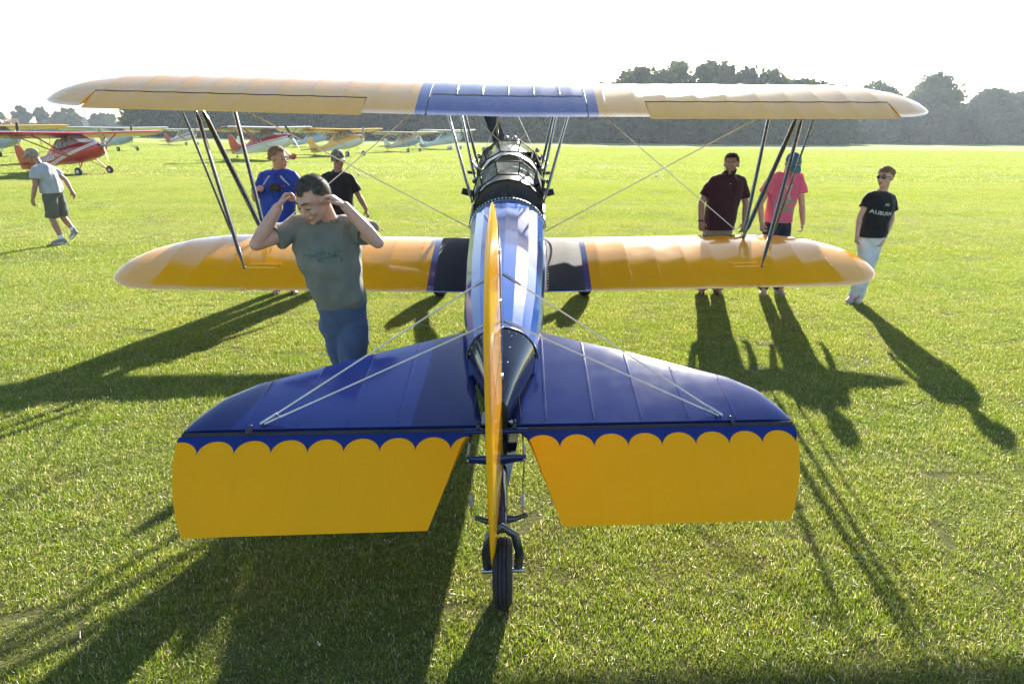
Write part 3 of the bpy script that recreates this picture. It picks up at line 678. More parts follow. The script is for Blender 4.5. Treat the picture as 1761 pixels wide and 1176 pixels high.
for sg in (-1, 1):
    rings = []; xs = sorted(set([round(v_, 4) for v_ in list(np.linspace(.075, 1.512, 74)) + [k * .245 for k in range(1, 7)]]))
    for x in xs:
        yl = interp(x, LEX, LEY); ch = yl - 3.0; T_, B_ = [], []
        for i in range(13):
            v_ = i / 12; th = .003 + .019 * math.sin(math.pi * min(1, v_ * .9 + .1)) ** .6 * min(1, ch / .3)
            d = abs((x / .245) % 1 - .5) * 2; sag = .0019 * (1 - d ** 3) * math.sin(math.pi * v_)
            y = 3.0 + ch * v_; z = .748 + .2 * (y - 3.0); T_.append((sg * x, y, z + th - sag)); B_.append((sg * x, y, z - th))
        rings.append(T_ + B_[::-1])
    st = MB().loft(rings).build('stabilizer', M_stab, bp, auto=30)
    mb = MB()
    for k in range(1, 6):
        x = k * .245 + .05 * 0; yl = interp(x, LEX, LEY)
        for y in np.arange(3.06, yl - .05, .045):
            if random.random() < .7: mb.sph((sg * x, y, .7655 + .2 * (y - 3.0)), .0032, 5, 3)
    mb.build('rib_knots', M_stab, st, kind='stuff')
    for k in range(1, 6):
        x = k * .245; yl = interp(x, LEX, LEY); pts = []
        for v_ in np.linspace(.04, .96, 14):
            y = 3.0 + (yl - 3.0) * v_; pts.append((sg * x, y, .748 + .2 * (y - 3.0) + .003 + .019 * math.sin(math.pi * min(1, v_ * .9 + .1)) ** .6 * min(1, (yl - 3.0) / .3) - .0002))
        MB().tube(pts, (.009, .0013), 6, flat=True, side=(1, 0, 0)).build('rib_tape', M_stab, st)
    MB().tube([(sg * .08, 2.984, .737), (sg * 1.512, 2.986, .739)], [.0145, .0145], 8).build('hinge_gap', M_blk, st)
    # elevator
    DY, DZ = -.742, -.67; xs = list(np.linspace(.155, 1.56, 72)); rings = []; uv = []
    def emin(x): return 0.
    for x in xs:
        d1 = .482
        # inner edge slants outwards with d, outer edge is bowed
        q = []
        for i in range(15):
            t = i / 14; dd = d1 * t
            xin = .10 if dd < .02 else interp(dd, [.02, .04, .49], [.12, .16, .315]); xout = 1.520 - .118 * t ** 2.2
            xx = xin + (xout - xin) * (x - .155) / (1.56 - .155); q.append((xx, dd))
        top = []; bot = []
        for xx, dd in q:
            th = max(.0025, .017 * (1 - dd / d1) ** .8) - .0011 * (1 - (abs((xx / .2436) % 1 - .5) * 2) ** 4) * math.sin(math.pi * t); 
            if dd == 0: th = .006
            y = 2.972 + DY * dd; z = .738 + DZ * dd - .002; top.append((sg * xx, y - DZ * -th * -1 * 0 + .67 * th * -1, z + .742 * th)); bot.append((sg * xx, y + .67 * th, z - .742 * th))
        rings.append(top + bot[::-1]); uv += [(xx, dd) for xx, dd in q] + [(xx, dd) for xx, dd in q[::-1]]
    mb = MB().loft(rings); mb.uv = [(u + (0 if sg > 0 else .09), d) for u, d in uv]; el = mb.build('elevator', M_elev, bp, auto=40)
    for k in range(2, 6):
        x = k * .2436; tp = []
        for i in range(12):
            dd = .115 + .355 * i / 11; th = max(.0025, .017 * (1 - dd / d1) ** .8); tp.append((sg * (x + .02 * dd), 2.972 + DY * dd - .67 * th, .736 + DZ * dd + .742 * th))
        rt_ = MB().tube(tp, (.008, .0012), 6, flat=True, side=(1, 0, 0)); rt_.uv = [(0, .3)] * len(rt_.v); rt_.build('rib_tape', M_elev, el)
    for hx in (1.19, .09):
        mb = MB(); mb.box((sg * hx, 2.975, .758), (.018, .06, .022), Matrix.Rotation(R(-35), 3, 'X')); mb.sph((sg * hx, 2.995, .778), .009, 8, 6); mb.build('hinge_bracket', M_strut, st)
    # tail brace wires
    for z, sp in ((1.493, 0), (1.255, .02)):
        a = V((.02 + sg * .022, 3.16, z)); b = V((sg * (1.155 - sp), 3.03, .775)); MB().tube([a, b], [.0042, .0042], 6).build('tail_brace_wire', M_wire, bp)
        MB().tube([a, a + (b - a) * .08], [.010, .008], 8).build('wire_terminal', M_steel, bp)
        MB().tube([b, b + (a - b) * .07], [.010, .007], 8).build('wire_terminal', M_steel, bp)
MB().tube([(-.16, 2.972, .738), (.16, 2.972, .738)], [.014, .014], 10).build('torque_tube', M_blue, bp)
def plate(outline, x0, th, defl, hinge, name, mat, edge=.35, yc=None):
    """profile in the y-z plane given real thickness, rounded towards its edge"""
    n = len(outline); cy = sum(p[0] for p in outline) / n; cz = sum(p[1] for p in outline) / n; vs = []; fs = []
    def tr(x, y, z): return (x0 + x - (hinge - y) * math.sin(defl), hinge - (hinge - y) * math.cos(defl), z)
    lv = [(1.0, 0, 0), (.985, edge * th, 0), (.93, .75 * th, 0), (.75, th, 0), (.4, th, 0)]
    side = []
    for sg in (1, -1):
        idx = []
        for k, (s_, t, _) in enumerate(lv):
            if k == 0 and sg < 0: idx.append(side[0][0]); continue
            idx.append(range(len(vs), len(vs) + n)); vs += [tr(sg * t, cy + (y - cy) * s_, cz + (z - cz) * s_) for y, z in outline]
        side.append(idx); c = len(vs); vs.append(tr(sg * th, cy, cz))
        for a, b in zip(idx[:-1], idx[1:]):
            for j in range(n): fs.append((a[j], a[(j + 1) % n], b[(j + 1) % n], b[j]))
        for j in range(n): fs.append((idx[-1][j], idx[-1][(j + 1) % n], c))
    return MB().add(vs, fs).build(name, mat, bp, auto=50)
def smooth_outline(P, k=4):
    out = []; n = len(P)
    for i in range(n):
        p0, p1, p2, p3 = [np.array(P[(i + o) % n]) for o in (-1, 0, 1, 2)]
        for j in range(k):
            t = j / k; out.append(tuple(.5 * ((2 * p1) + (-p0 + p2) * t + (2 * p0 - 5 * p1 + 4 * p2 - p3) * t * t + (-p0 + 3 * p1 - 3 * p2 + p3) * t ** 3)))
    return out
rud = smooth_outline([(3.04, .50), (3.045, .9), (3.045, 1.3), (3.04, 1.68), (3.01, 1.80), (2.93, 1.86), (2.82, 1.84), (2.70, 1.74), (2.60, 1.55), (2.55, 1.3), (2.53, 1.0), (2.52, .75), (2.525, .5), (2.545, .28), (2.60, .20), (2.72, .26), (2.9, .38)])
rd = plate(rud, .02, .015, R(4.2), 3.05, 'rudder', M_yel)
plate(smooth_outline([(3.06, .9), (3.06, 1.3), (3.065, 1.66), (3.10, 1.76), (3.17, 1.73), (3.27, 1.58), (3.38, 1.38), (3.52, 1.18), (3.62, 1.10), (3.5, 1.0), (3.3, .9)]), .02, .013, 0, 3.05, 'fin', M_blue)
for z in (.62, 1.0, 1.38, 1.62): MB().box((.02, 3.05, z), (.034, .03, .02)).build('rudder_hinge', M_steel, rd)
hn = MB().tube([(-.142, 2.86, .64), (-.12, 2.86, .641), (0, 2.86, .636), (.12, 2.86, .646), (.145, 2.86, .648)], [(.006, .016), (.008, .018), (.012, .030), (.008, .018), (.006, .016)], 8, side=(0, 1, 0)).build('rudder_horn', M_blue, bp)
for sg in (-1, 1):
    mb = MB(); mb.sph((sg * .136, 2.843, .645), .008, 8, 6); mb.build('horn_bolt', M_steel, hn)
    MB().tube([(sg * .136, 2.86, .655), (sg * .125, 2.98, .73), (sg * .10, 3.3, .93)], [.0035] * 3, 6).build('rudder_cable', M_cable, bp)
    MB().tube([(sg * .136, 2.86, .66), (sg * .131, 2.92, .70)], [.008, .006], 6).build('turnbuckle', M_steel, bp)
    MB().ell((sg * .098, 3.31, .94), ((.014, 0, 0), (0, .02, .01), (0, -.004, .012)), 8, 6).build('fairlead', M_steel, bp)
    MB().tube([(sg * .135, 2.855, .64), (sg * .125, 2.81, .50)], [.003, .003], 6).build('tailwheel_cable', M_cable, bp)
    sp = [V((sg * .124, 2.80, .49 - .07 * i / 48)) + V((math.cos(i * 1.05) * .011, math.sin(i * 1.05) * .011, 0)) for i in range(49)]
    MB().tube(sp, .0028, 5).build('tailwheel_spring', M_steel, bp)
    MB().tube([(sg * .124, 2.80, .42), (sg * .126, 2.77, .385)], [.005, .005], 6).build('spring_link', M_steel, bp)
MB().loft([[(.02 - w, y0, z), (.02 + w, y0, z), (.02 + w, y1, z), (.02 - w, y1, z)] for z, w, y0, y1 in ((.76, .10, 3.02, 3.46), (.62, .075, 2.99, 3.36), (.50, .045, 2.95, 3.2), (.40, .02, 2.90, 3.0))]).build('tail_post_fairing', M_navy, bp, auto=60)
tw = MB().tube([(-.105, 2.755, .385), (-.05, 2.75, .365), (.02, 2.75, .375), (.09, 2.75, .375), (.145, 2.76, .392)], [.011, .014, .03, .014, .010], 10).build('tailwheel_steering_arm', M_strut, bp)
MB().tube([(.02, 3.12, .60), (.02, 2.9, .47), (.02, 2.72, .38), (.025, 2.68, .36)], [(.03, .05), (.03, .045), (.034, .036), (.03, .03)], 10, side=(1, 0, 0)).build('tailwheel_leg', M_navy, bp)
cx_, cy_, cz_ = .028, 2.62, .177
fk = MB().tube([(cx_ - .07, cy_, cz_ - .01), (cx_ - .078, cy_ + .005, cz_ + .10), (cx_ - .06, cy_ + .02, cz_ + .18), (cx_, cy_ + .04, cz_ + .215), (cx_ + .06, cy_ + .02, cz_ + .18), (cx_ + .078, cy_ + .005, cz_ + .10), (cx_ + .07, cy_, cz_ - .01)], (.010, .022), 10, flat=True, side=(0, 1, 0)).build('tailwheel_fork', M_strut, bp)
MB().tube([(cx_ - .10, cy_, cz_), (cx_ + .10, cy_, cz_)], [.012, .012], 10).build('axle', M_steel, fk)
rings = []; prof = [(-.046, .09), (-.05, .12), (-.047, .15), (-.036, .168), (-.024, .1755), (-.022, .171), (-.019, .171), (-.017, .177), (-.003, .178), (-.001, .173), (.001, .173), (.003, .178), (.017, .177), (.019, .171), (.022, .171), (.024, .1755), (.036, .168), (.047, .15), (.05, .12), (.046, .09)]
for i in range(49):
    q = 2 * math.pi * i / 48; rings.append([(cx_ + a * .92, cy_ + r_ * .93 * math.cos(q), cz_ - .012 + r_ * .93 * math.sin(q)) for a, r_ in prof])
tw = MB().loft(rings, cap=False).build('tail_wheel', M_rubber, bp, auto=25)
MB().tube([(cx_ - .035, cy_, cz_), (cx_ + .035, cy_, cz_)], [.095, .095], 24).build('rim', M_steel, tw)
for ch in bp.children: ch.location = -bp.location

# ------------------------------------------------------------------ parked aeroplanes
def text_mesh(txt, size, bold=0., font=None):
    cu = bpy.data.curves.new('lettering', 'FONT'); cu.body = txt; cu.size = size; cu.align_x = 'CENTER'; cu.align_y = 'CENTER'; cu.offset = bold; cu.space_character = 1.05
    o = bpy.data.objects.new('lettering', cu); COL.objects.link(o); dg = bpy.context.evaluated_depsgraph_get(); me = bpy.data.meshes.new_from_object(o.evaluated_get(dg))
    vs = [tuple(v_.co) for v_ in me.vertices]; fs = [tuple(p.vertices) for p in me.polygons]; bpy.data.objects.remove(o); bpy.data.meshes.remove(me); return vs, fs
def two_tone(name, top, bot, split, stripe=None, sw=.05, slope=.0, tail=None):
    b = NB(name); v = b.obj(); sp = b.n('ShaderNodeSeparateXYZ'); b.l(v, sp.inputs[0])
    z = b.math('SUBTRACT', b.math('SUBTRACT', b.math('MULTIPLY', sp.outputs[2], .9744), b.math('MULTIPLY', sp.outputs[0], .225 + slope)), 1.45); c = b.mix(step(b, z, split, .004), bot, top)
    if stripe:
        for k, (off, w_) in enumerate(stripe[1]):
            d = b.math('ABSOLUTE', b.math('SUBTRACT', z, split + off)); c = b.mix(b.math('SUBTRACT', 1., step(b, d, w_, .003)), c, stripe[0])
    c = b.mix(b.ramp(b.noise(3, 4, v), .4, .8, 0, .15), c, (.3, .25, .2))
    b.l(c, b.p.inputs['Base Color']); b.p.inputs['Roughness'].default_value = .3; b.p.inputs['Coat Weight'].default_value = .5; return b.m
M_cabin = pm('cabin_interior', (.12, .11, .10), .8)
def plane(label, loc, heading, body, wingm, tailm, L=6.8, span=10.4, chord=1.55, finh=1.15, prop='black', pants=None, reg=None, under=None, spinner=None, glass=True, tipm=None, tilt=13., backwin=False, propm=None, prop_ang=15., scl=1.):
    t = thing('light_aeroplane', label, 'aeroplane', loc, R(heading), 'light aeroplanes parked on the grass'); t.scale = (scl,) * 3
    xg, zg = .45, -1.45; xt = .45 - (L - 1.85) * 1.0
    Rm = Matrix.Rotation(-R(tilt), 3, 'Y')
    def T(p): q = Rm @ (V(p) - V((xg, 0, zg))); return q
    def fin_(mb, name, m, par=t, **k):
        mb.v = [tuple(T(p)) for p in mb.v]; return mb.build(name, m, par, **k)
    tx = 1.85 - L
    FXs = [1.72, 1.62, 1.2, .62, .15, -.9, -1.9, tx + .5, tx]; HW = [.30, .40, .45, .50, .51, .48, .34, .13, .04]; ZB = [-.26, -.40, -.54, -.60, -.62, -.56, -.40, -.12, -.02]; ZT = [.20, .27, .34, .40, .42, .42, .38, .28, .26]
    rings = []
    for x in np.linspace(1.72, tx, 26):
        hw, zb, zt = [float(np.interp(-x, [-a for a in FXs], A)) for A in (HW, ZB, ZT)]; cz = (zb + zt) / 2; hz = (zt - zb) / 2
        rings.append([(x, hw * math.copysign(abs(math.cos(q)) ** .6, math.cos(q)), cz + hz * math.copysign(abs(math.sin(q)) ** .6, math.sin(q))) for q in [2 * math.pi * k / 20 for k in range(20)]])
    fu = fin_(MB().loft(rings), 'fuselage', body, auto=50)
    # cabin: roof fairing, glass and frames
    zc, zw = .38, .92; xa, xb = .72, .10; xr = -1.05; w0, w1 = .47, .40
    def quad(a, b, c, d, name, m, par=t, th=.006):
        a, b, c, d = map(V, (a, b, c, d)); n_ = (b - a).cross(d - a).normalized() * th; mb = MB().add([p + n_ for p in (a, b, c, d)] + [p - n_ for p in (a, b, c, d)], [(0, 1, 2, 3), (7, 6, 5, 4), (0, 1, 5, 4), (1, 2, 6, 5), (2, 3, 7, 6), (3, 0, 4, 7)]); return fin_(mb, name, m, par, smooth=False)
    G = M_glass
    ws = quad((xa, -w0, zc), (xa, w0, zc), (xb, w1, zw), (xb, -w1, zw), 'windshield', G)
    for s_ in (-1, 1):
        quad((xa, s_ * w0, zc - .02), (xb - .02, s_ * w1, zw), (xb - .02, s_ * (w1 + .03), zw - .02), (xb - .25, s_ * w0, zc - .02), 'quarter_window', G)
        sw_ = quad((xb - .30, s_ * (w0 + .01), zc), (xb - .12, s_ * (w1 + .01), zw - .03), (-.52, s_ * (w1 + .01), zw - .03), (-.60, s_ * (w0 + .01), zc), 'side_window', G)
        quad((-.66, s_ * (w0 + .01), zc), (-.60, s_ * (w1 + .01), zw - .05), (-1.05, s_ * (w1), zw - .08), (-1.45, s_ * (w0 - .03), zc + .04), 'rear_side_window', G)
        for a, b in (((xa, s_ * w0, zc), (xb, s_ * w1, zw)), ((xb - .27, s_ * (w0 + .01), zc), (xb - .08, s_ * (w1 + .01), zw)), ((-.62, s_ * (w0 + .01), zc), (-.56, s_ * (w1 + .01), zw)), ((-1.48, s_ * (w0 - .04), zc), (-1.08, s_ * w1, zw - .05)), ((xa, s_ * w0, zc), (-1.5, s_ * (w0 - .04), zc))):
            fin_(MB().tube([a, b], [.03, .03], 6), 'window_frame', body)
    fin_(MB().loft([[(-1.0, -w1, zw), (-1.0, w1, zw), (-1.0, w1 * .9, .3), (-1.0, -w1 * .9, .3)], [(-1.7, -.30, .66), (-1.7, .30, .66), (-1.7, .34, .3), (-1.7, -.34, .3)], [(-2.7, -.05, .40), (-2.7, .05, .40), (-2.7, .12, .3), (-2.7, -.12, .3)]]), 'turtledeck', body, auto=25)
    fin_(MB().box((-.3, 0, .25), (1.5, .8, .15)), 'seats', M_cabin); 
    mb = MB(); mb.box((-.75, .2, .52), (.14, .34, .5)); mb.box((-.75, -.2, .52), (.14, .34, .5)); fin_(mb, 'seat_backs', M_cabin)
    # wing
    for s_ in (-1, 1):
        rings = []
        for yy in [0, .45, 1.5, 2.5, 3.5, span / 2 - .45, span / 2 - .18, span / 2 - .05, span / 2]:
            q = max(0, (yy - (span / 2 - .45)) / .45); c_ = chord * (1 - .55 * q ** 2); th = .085 * (1 - .7 * q ** 2); x0 = .42 - .28 * q ** 2; z0 = zw + .05 + yy * .015
            rings.append([(x0 - c_ * a, s_ * yy, z0 + th * b) for a, b in ((0, 0), (.03, .55), (.12, 1.1), (.3, 1.45), (.55, 1.15), (.8, .55), (1, 0), (.8, -.15), (.5, -.35), (.2, -.45), (.05, -.4))])
        wg = fin_(MB().loft(rings), 'wing', wingm, auto=40)
        if tipm: 
            mb = MB(); 
            for a, b in zip(rings[5:-1], rings[6:]): pass
            R2 = [[((p[0] - .0), p[1] + s_ * .004, p[2] + (.006 if i < 6 else -.006)) for i, p in enumerate(r_)] for r_ in rings[5:]]
            R2[0] = [(p[0], s_ * (span / 2 - .75), p[2]) for p in R2[0]]; fin_(MB().loft(R2), 'wing_tip', tipm, auto=40)
        fin_(MB().tube([(.42 - chord * .78, s_ * 2.3, zw + .145), (.42 - chord * .78, s_ * (span / 2 - .5), zw + .175)], .012, 4), 'aileron_gap', M_blk, wg)
        for dx in (.12, -.78): fin_(MB().tube([(.05, s_ * .50, -.50), (dx, s_ * 2.55, zw + .03)], [(.03, .05)] * 2, 8, side=(0, 0, 1)), 'wing_strut', tailm if tipm is None else body)
        for dx in (.12, -.78): fin_(MB().tube([(.05 + (dx - .05) * .62, s_ * 1.77, .37), (dx, s_ * 1.55, zw + .03)], [.014, .014], 6), 'jury_strut', tailm if tipm is None else body)
        # tailplane
        rings = [[(tx + .95 - .35 * q ** 2, s_ * yy, .22), (tx + .5, s_ * yy, .25), (tx + .02, s_ * yy, .22), (tx + .5, s_ * yy, .19)] for yy, q in ((.03, 0), (.6, .3), (1.1, .7), (1.4, .95), (1.5, 1.25))]
        fin_(MB().loft(rings), 'tailplane', tailm, auto=50)
        # gear
        fin_(MB().tube([(.40, s_ * .38, -.52), (xg, s_ * .92, -1.18)], [(.045, .03), (.035, .022)], 8, side=(1, 0, 0)), 'gear_leg', body if not pants else M_white)
        fin_(MB().tube([(.0, s_ * .34, -.55), (xg - .05, s_ * .90, -1.18)], [.018, .018], 6), 'gear_brace', tailm)
        wl = fin_(MB().torus((xg, s_ * 1.0, -1.21), (0, 1, 0), .165, (.075, .085), 20, 8), 'wheel', M_rubber)
        fin_(MB().tube([(xg, s_ * .93, -1.21), (xg, s_ * 1.07, -1.21)], [.11, .11], 14), 'wheel_hub', M_white, wl)
        if pants: fin_(MB().ell((xg - .08, s_ * 1.0, -1.17), ((.50, 0, 0), (0, .14, 0), (0, 0, .19)), 14, 8), 'wheel_pant', pants)
    # fin and rudder
    o = [(tx + 1.3, .30), (tx + .75, .62), (tx + .42, .25 + finh * .93), (tx + .22, .25 + finh), (tx - .02, .25 + finh * .97), (tx - .12, .25 + finh * .6), (tx - .12, .0), (tx + .3, .15)]
    mb = MB(); n = len(o); mb.add([(x, y, z) for y in (-.03, .03) for x, z in o], [tuple(range(n)), tuple(range(2 * n - 1, n - 1, -1))] + [(i, (i + 1) % n, n + (i + 1) % n, n + i) for i in range(n)]); fn = fin_(mb, 'fin', tailm, smooth=False)
    fin_(MB().tube([(tx + .22, 0.032, .2), (tx + .22, .032, .2 + finh)], [.008, .008], 4), 'rudder_gap', M_blk, fn)
    # nose
    for s_ in (-1, 1): fin_(MB().ell((1.725, s_ * .17, .06), ((.02, 0, 0), (0, .10, 0), (0, 0, .07)), 12, 6), 'cooling_inlet', M_blk)
    sp_ = fin_(MB().tube([(1.70, 0, -.02), (1.84, 0, -.02), (1.98, 0, -.02), (2.02, 0, -.02)], [.13, .12, .05, .01], 12), 'propeller', spinner or M_steel)
    d = V((0, math.sin(R(prop_ang)), math.cos(R(prop_ang)))); w = V((0, d.z, -d.y))
    for s_ in (-1, 1):
        rings = []
        for q, cw in ((.05, .045), (.25, .07), (.55, .085), (.85, .065), (.97, .03)):
            c = V((1.87, 0, -.02)) + d * q * s_; a = w * cw + V((.03 * s_, 0, 0)); b = V((.014, 0, 0)); rings.append([c + a, c + b, c - a, c - b])
        fin_(MB().loft(rings), 'blade', propm or M_prop, sp_, auto=60)
    tw_ = fin_(MB().torus((tx + .25, 0, -.26), (0, 1, 0), .06, (.035, .035), 12, 6), 'tail_wheel', M_rubber)
    fin_(MB().tube([(tx + .5, 0, -.08), (tx + .25, 0, -.24)], [.02, .02], 6), 'tail_spring', M_steel, tw_)
    if reg:
        txt, m, sz = reg
        vs, fs = text_mesh(txt, sz, .004)
        for s_ in (-1, 1):
            q = []
            for x, y, z in vs:
                xx = -2.35 - s_ * x * -1 * -1 if 0 else (-2.35 + (x if s_ < 0 else -x)); hw = float(np.interp(-xx, [-a for a in FXs], HW)); q.append((xx, s_ * (hw + .012), .0 + y + .05 + (xx + 2.35) * -.02))
            mb = MB().add(q, fs); fin_(mb, 'registration', m, smooth=False)
    if under:
        txt, m, sz = under; vs, fs = text_mesh(txt, sz, .006)
        fin_(MB().add([(-.35 - y, -3.1 + x * -1, zw - .005 + .0 * x + abs(-3.1 - x) * .015 + .012 - .028) for x, y, z in vs], fs), 'registration', m, smooth=False)
    return t
RED = (.50, .012, .015); CRM = (.62, .52, .36)
m_red = two_tone('red_paint_white_stripes', RED, RED, -.02, ((.78, .80, .82), [(.03, .028), (.12, .035)]), slope=.11)
m_redp = pm('red_paint', RED, .3, coat=.6, var=.1)
def mat_redwing():
    b = NB('red_wing_cream_under'); v = b.obj(); nn = b.n('ShaderNodeNewGeometry').outputs['Normal']; sp = b.n('ShaderNodeSeparateXYZ'); b.l(nn, sp.inputs[0])
    return b
m_ywing = pm('translucent_yellow_fabric', (.55, .42, .10), .5, var=.1)
m_wht = pm('aircraft_white', (.72, .73, .74), .3, coat=.5, var=.05); m_ylw = pm('aircraft_yellow', (.80, .42, .02), .3, coat=.5, var=.05)
m_ltb = pm('pale_blue_paint', (.34, .46, .60), .35, coat=.4, var=.08); m_tan = pm('cream_tan_paint', (.66, .52, .36), .4, coat=.3, var=.08)
m_blk = pm('black_lettering', (.02, .02, .02), .5); m_whl = pm('white_lettering', (.85, .85, .85), .5); m_sil = pm('silver_blue_paint', (.50, .58, .66), .3, coat=.5, var=.08)
plane('red high wing aeroplane with white stripes and a pale wooden propeller behind the capped man', (-21.1, 35.5, gz(35.5)), -20, m_red, m_redp, m_redp, reg=('N5800R', m_whl, .36), under=('N5800R', m_whl, .62), propm=M_wood, prop_ang=4, L=6.9, span=12.2, scl=.84)
plane('red and white aeroplane with red tipped wings, nearest behind the blue polo shirt', (-18.5, 55.2, gz(55.2)), -26, two_tone('white_red_body', RED, (.72, .73, .74), .10, (RED, [(-.10, .02)]), slope=-.02), m_wht, m_redp, tipm=m_redp, pants=m_redp, L=6.2, span=8.6, prop_ang=-25, scl=1.04)
plane('yellow aeroplane with a white belly and a tall yellow tail', (-15.5, 66.2, gz(66.2)), -32, two_tone('yellow_over_white', (.80, .42, .02), (.68, .72, .78), -.10), m_ylw, m_ylw, tipm=m_redp, L=6.9, span=9.4, spinner=m_ylw, propm=M_steel, prop_ang=20, scl=1.03)
plane('cream and tan aeroplane with a pale blue belly and rounded tail', (-12.6, 83, gz(83)), -38, two_tone('tan_over_blue', (.66, .50, .33), (.25, .40, .62), -.12, (RED, [(.25, .02)])), m_tan, pm('cream_fabric', (.62, .60, .48), .5), L=6.4, span=10.2, propm=M_wood, finh=1.0, prop_ang=-30, scl=.95)
plane('silver white aeroplane with white wheel pants and dark lettering, farthest right of the parked row', (-9.2, 99, gz(99)), -34, m_sil, m_wht, m_sil, pants=m_wht, L=7.2, span=10.8, reg=('N2071V', m_wht, .38), finh=1.2, scl=1.1)
plane('white aeroplane with a red nose parked behind the red tailed one', (-27.5, 80, gz(80)), -28, two_tone('white_red_nose', (.72, .73, .74), (.70, .70, .70), 2., ((.5, .02, .02), [(-1.9, .06)])), m_wht, m_wht, L=6.9, span=10.6, spinner=m_redp)
plane('pale blue and white aeroplane half hidden behind the yellow one', (-29.3, 104, gz(104)), -30, m_ltb, m_wht, m_ltb, L=7.0, span=10.4)
plane('small white aeroplane with a red band standing left of the wing struts in the distance', (-50.5, 110, gz(110)), -26, two_tone('white_red_band', (.72, .73, .74), (.72, .73, .74), 2., (RED, [(-1.95, .09)])), m_wht, m_redp, L=6.6, span=9.6)
plane('white winged aeroplane with a pale blue body directly behind the red one', (-41.5, 76, gz(76)), -30, m_ltb, m_wht, m_wht, L=7.2, span=11.0, finh=1.25)
plane('yellow winged aeroplane with a pale blue body at the left edge of the field', (-40.5, 58, gz(58)), -26, m_ltb, m_ylw, m_ltb, L=6.9, span=10.6)

# ------------------------------------------------------------------ people
def organic(fn, voxel, sm, name, mat, parent, disp=None, cuts=(), label=None, thick=0):
    mb = MB(); fn(mb); me = bpy.data.meshes.new(name); me.from_pydata(mb.v, [], mb.f)
    bm = bmesh.new(); bm.from_mesh(me); bmesh.ops.recalc_face_normals(bm, faces=bm.faces); bm.to_mesh(me); bm.free()
    o = bpy.data.objects.new(name, me); COL.objects.link(o)
    m = o.modifiers.new('r', 'REMESH'); m.mode = 'VOXEL'; m.voxel_size = voxel; m.adaptivity = 0
    m = o.modifiers.new('s', 'SMOOTH'); m.iterations = sm; m.factor = .5
    dg = bpy.context.evaluated_depsgraph_get(); ev = bpy.data.meshes.new_from_object(o.evaluated_get(dg)); bpy.data.objects.remove(o)
    if disp:
        n = len(ev.vertices); co = np.empty(n * 3); ev.vertices.foreach_get('co', co); nn = np.empty(n * 3); ev.vertex_normals.foreach_get('vector', nn); co = co.reshape(-1, 3); nn = nn.reshape(-1, 3)
        d = np.array([disp(c) for c in co.tolist()]); co = co + nn * d[:, None]; ev.vertices.foreach_set('co', co.ravel()); ev.update()
    if cuts:
        bm = bmesh.new(); bm.from_mesh(ev)
        for p, nrm, rad in cuts:
            p = V(p); nrm = V(nrm).normalized()
            fs = [f for f in bm.faces if rad is None or (f.calc_center_median() - p).length < rad]
            gs = set(fs)
            for f in fs: gs.update(f.edges); gs.update(f.verts)
            bmesh.ops.bisect_plane(bm, geom=list(gs), plane_co=p, plane_no=nrm)
            dl = [f for f in bm.faces if (f.calc_center_median() - p).dot(nrm) > 1e-5 and (rad is None or (f.calc_center_median() - p).length < rad)]
            bmesh.ops.delete(bm, geom=dl, context='FACES')
        bm.to_mesh(ev); bm.free()
    ev.polygons.foreach_set('use_smooth', [True] * len(ev.polygons)); ev.materials.clear(); ev.materials.append(mat); ev.name = name
    o = bpy.data.objects.new(name, ev); COL.objects.link(o); o.parent = parent
    if label: o['label'] = label
    return o
def folds(seed, amp=.007, vert=2.2):
    def f(c):
        x, y, z = c; a = noise.noise((x * 7 + seed, y * 7, z * vert)); b = noise.noise((x * 16, y * 16 + seed, z * 6 + x * 9)); w = noise.noise((x * 3, y * 3, z * 11 + seed))
        e = noise.noise((x * 2.5 + z * 6, y * 4 + seed, z * 3 - x * 5)); return amp * (1.5 * (.30 - abs(a)) + .45 * b + .7 * w + 1.3 * (.3 - abs(e)))
    return f
def hand(mb, w, d, n, t, curl=.35, s=1.):
    w, d, n, t = V(w), V(d).normalized(), V(n), V(t); n = (n - d * n.dot(d)).normalized(); t = (t - d * t.dot(d) - n * t.dot(n)).normalized()
    for i, (o, L) in enumerate(((.030, .070), (.010, .079), (-.011, .073), (-.030, .058))):
        b = w + d * .088 * s + t * o * s; mb.cap(w + d * .004 + t * o * .5 * s, b, .0165 * s, .0125 * s, 8)
        a = curl * (1 + .12 * i); p = b
        for k, (fr, q) in enumerate(((.45, .7), (.3, 1.7), (.25, 2.5))):
            e = p + (d * math.cos(a * q) + n * math.sin(a * q)) * L * fr * s + t * o * .02; mb.cap(p, e, (.0092 - k * .0007) * s, (.0086 - k * .0009) * s, 7); p = e
    p = w + d * .018 * s + t * .022 * s; e = p + (d * .7 + t * .62 + n * .25).normalized() * .046 * s; mb.cap(p, e, .0145 * s, .0115 * s, 8)
    f = e + (d * .85 + t * .2 + n * .35).normalized() * .036 * s; mb.cap(e, f, .0105 * s, .0085 * s, 8)
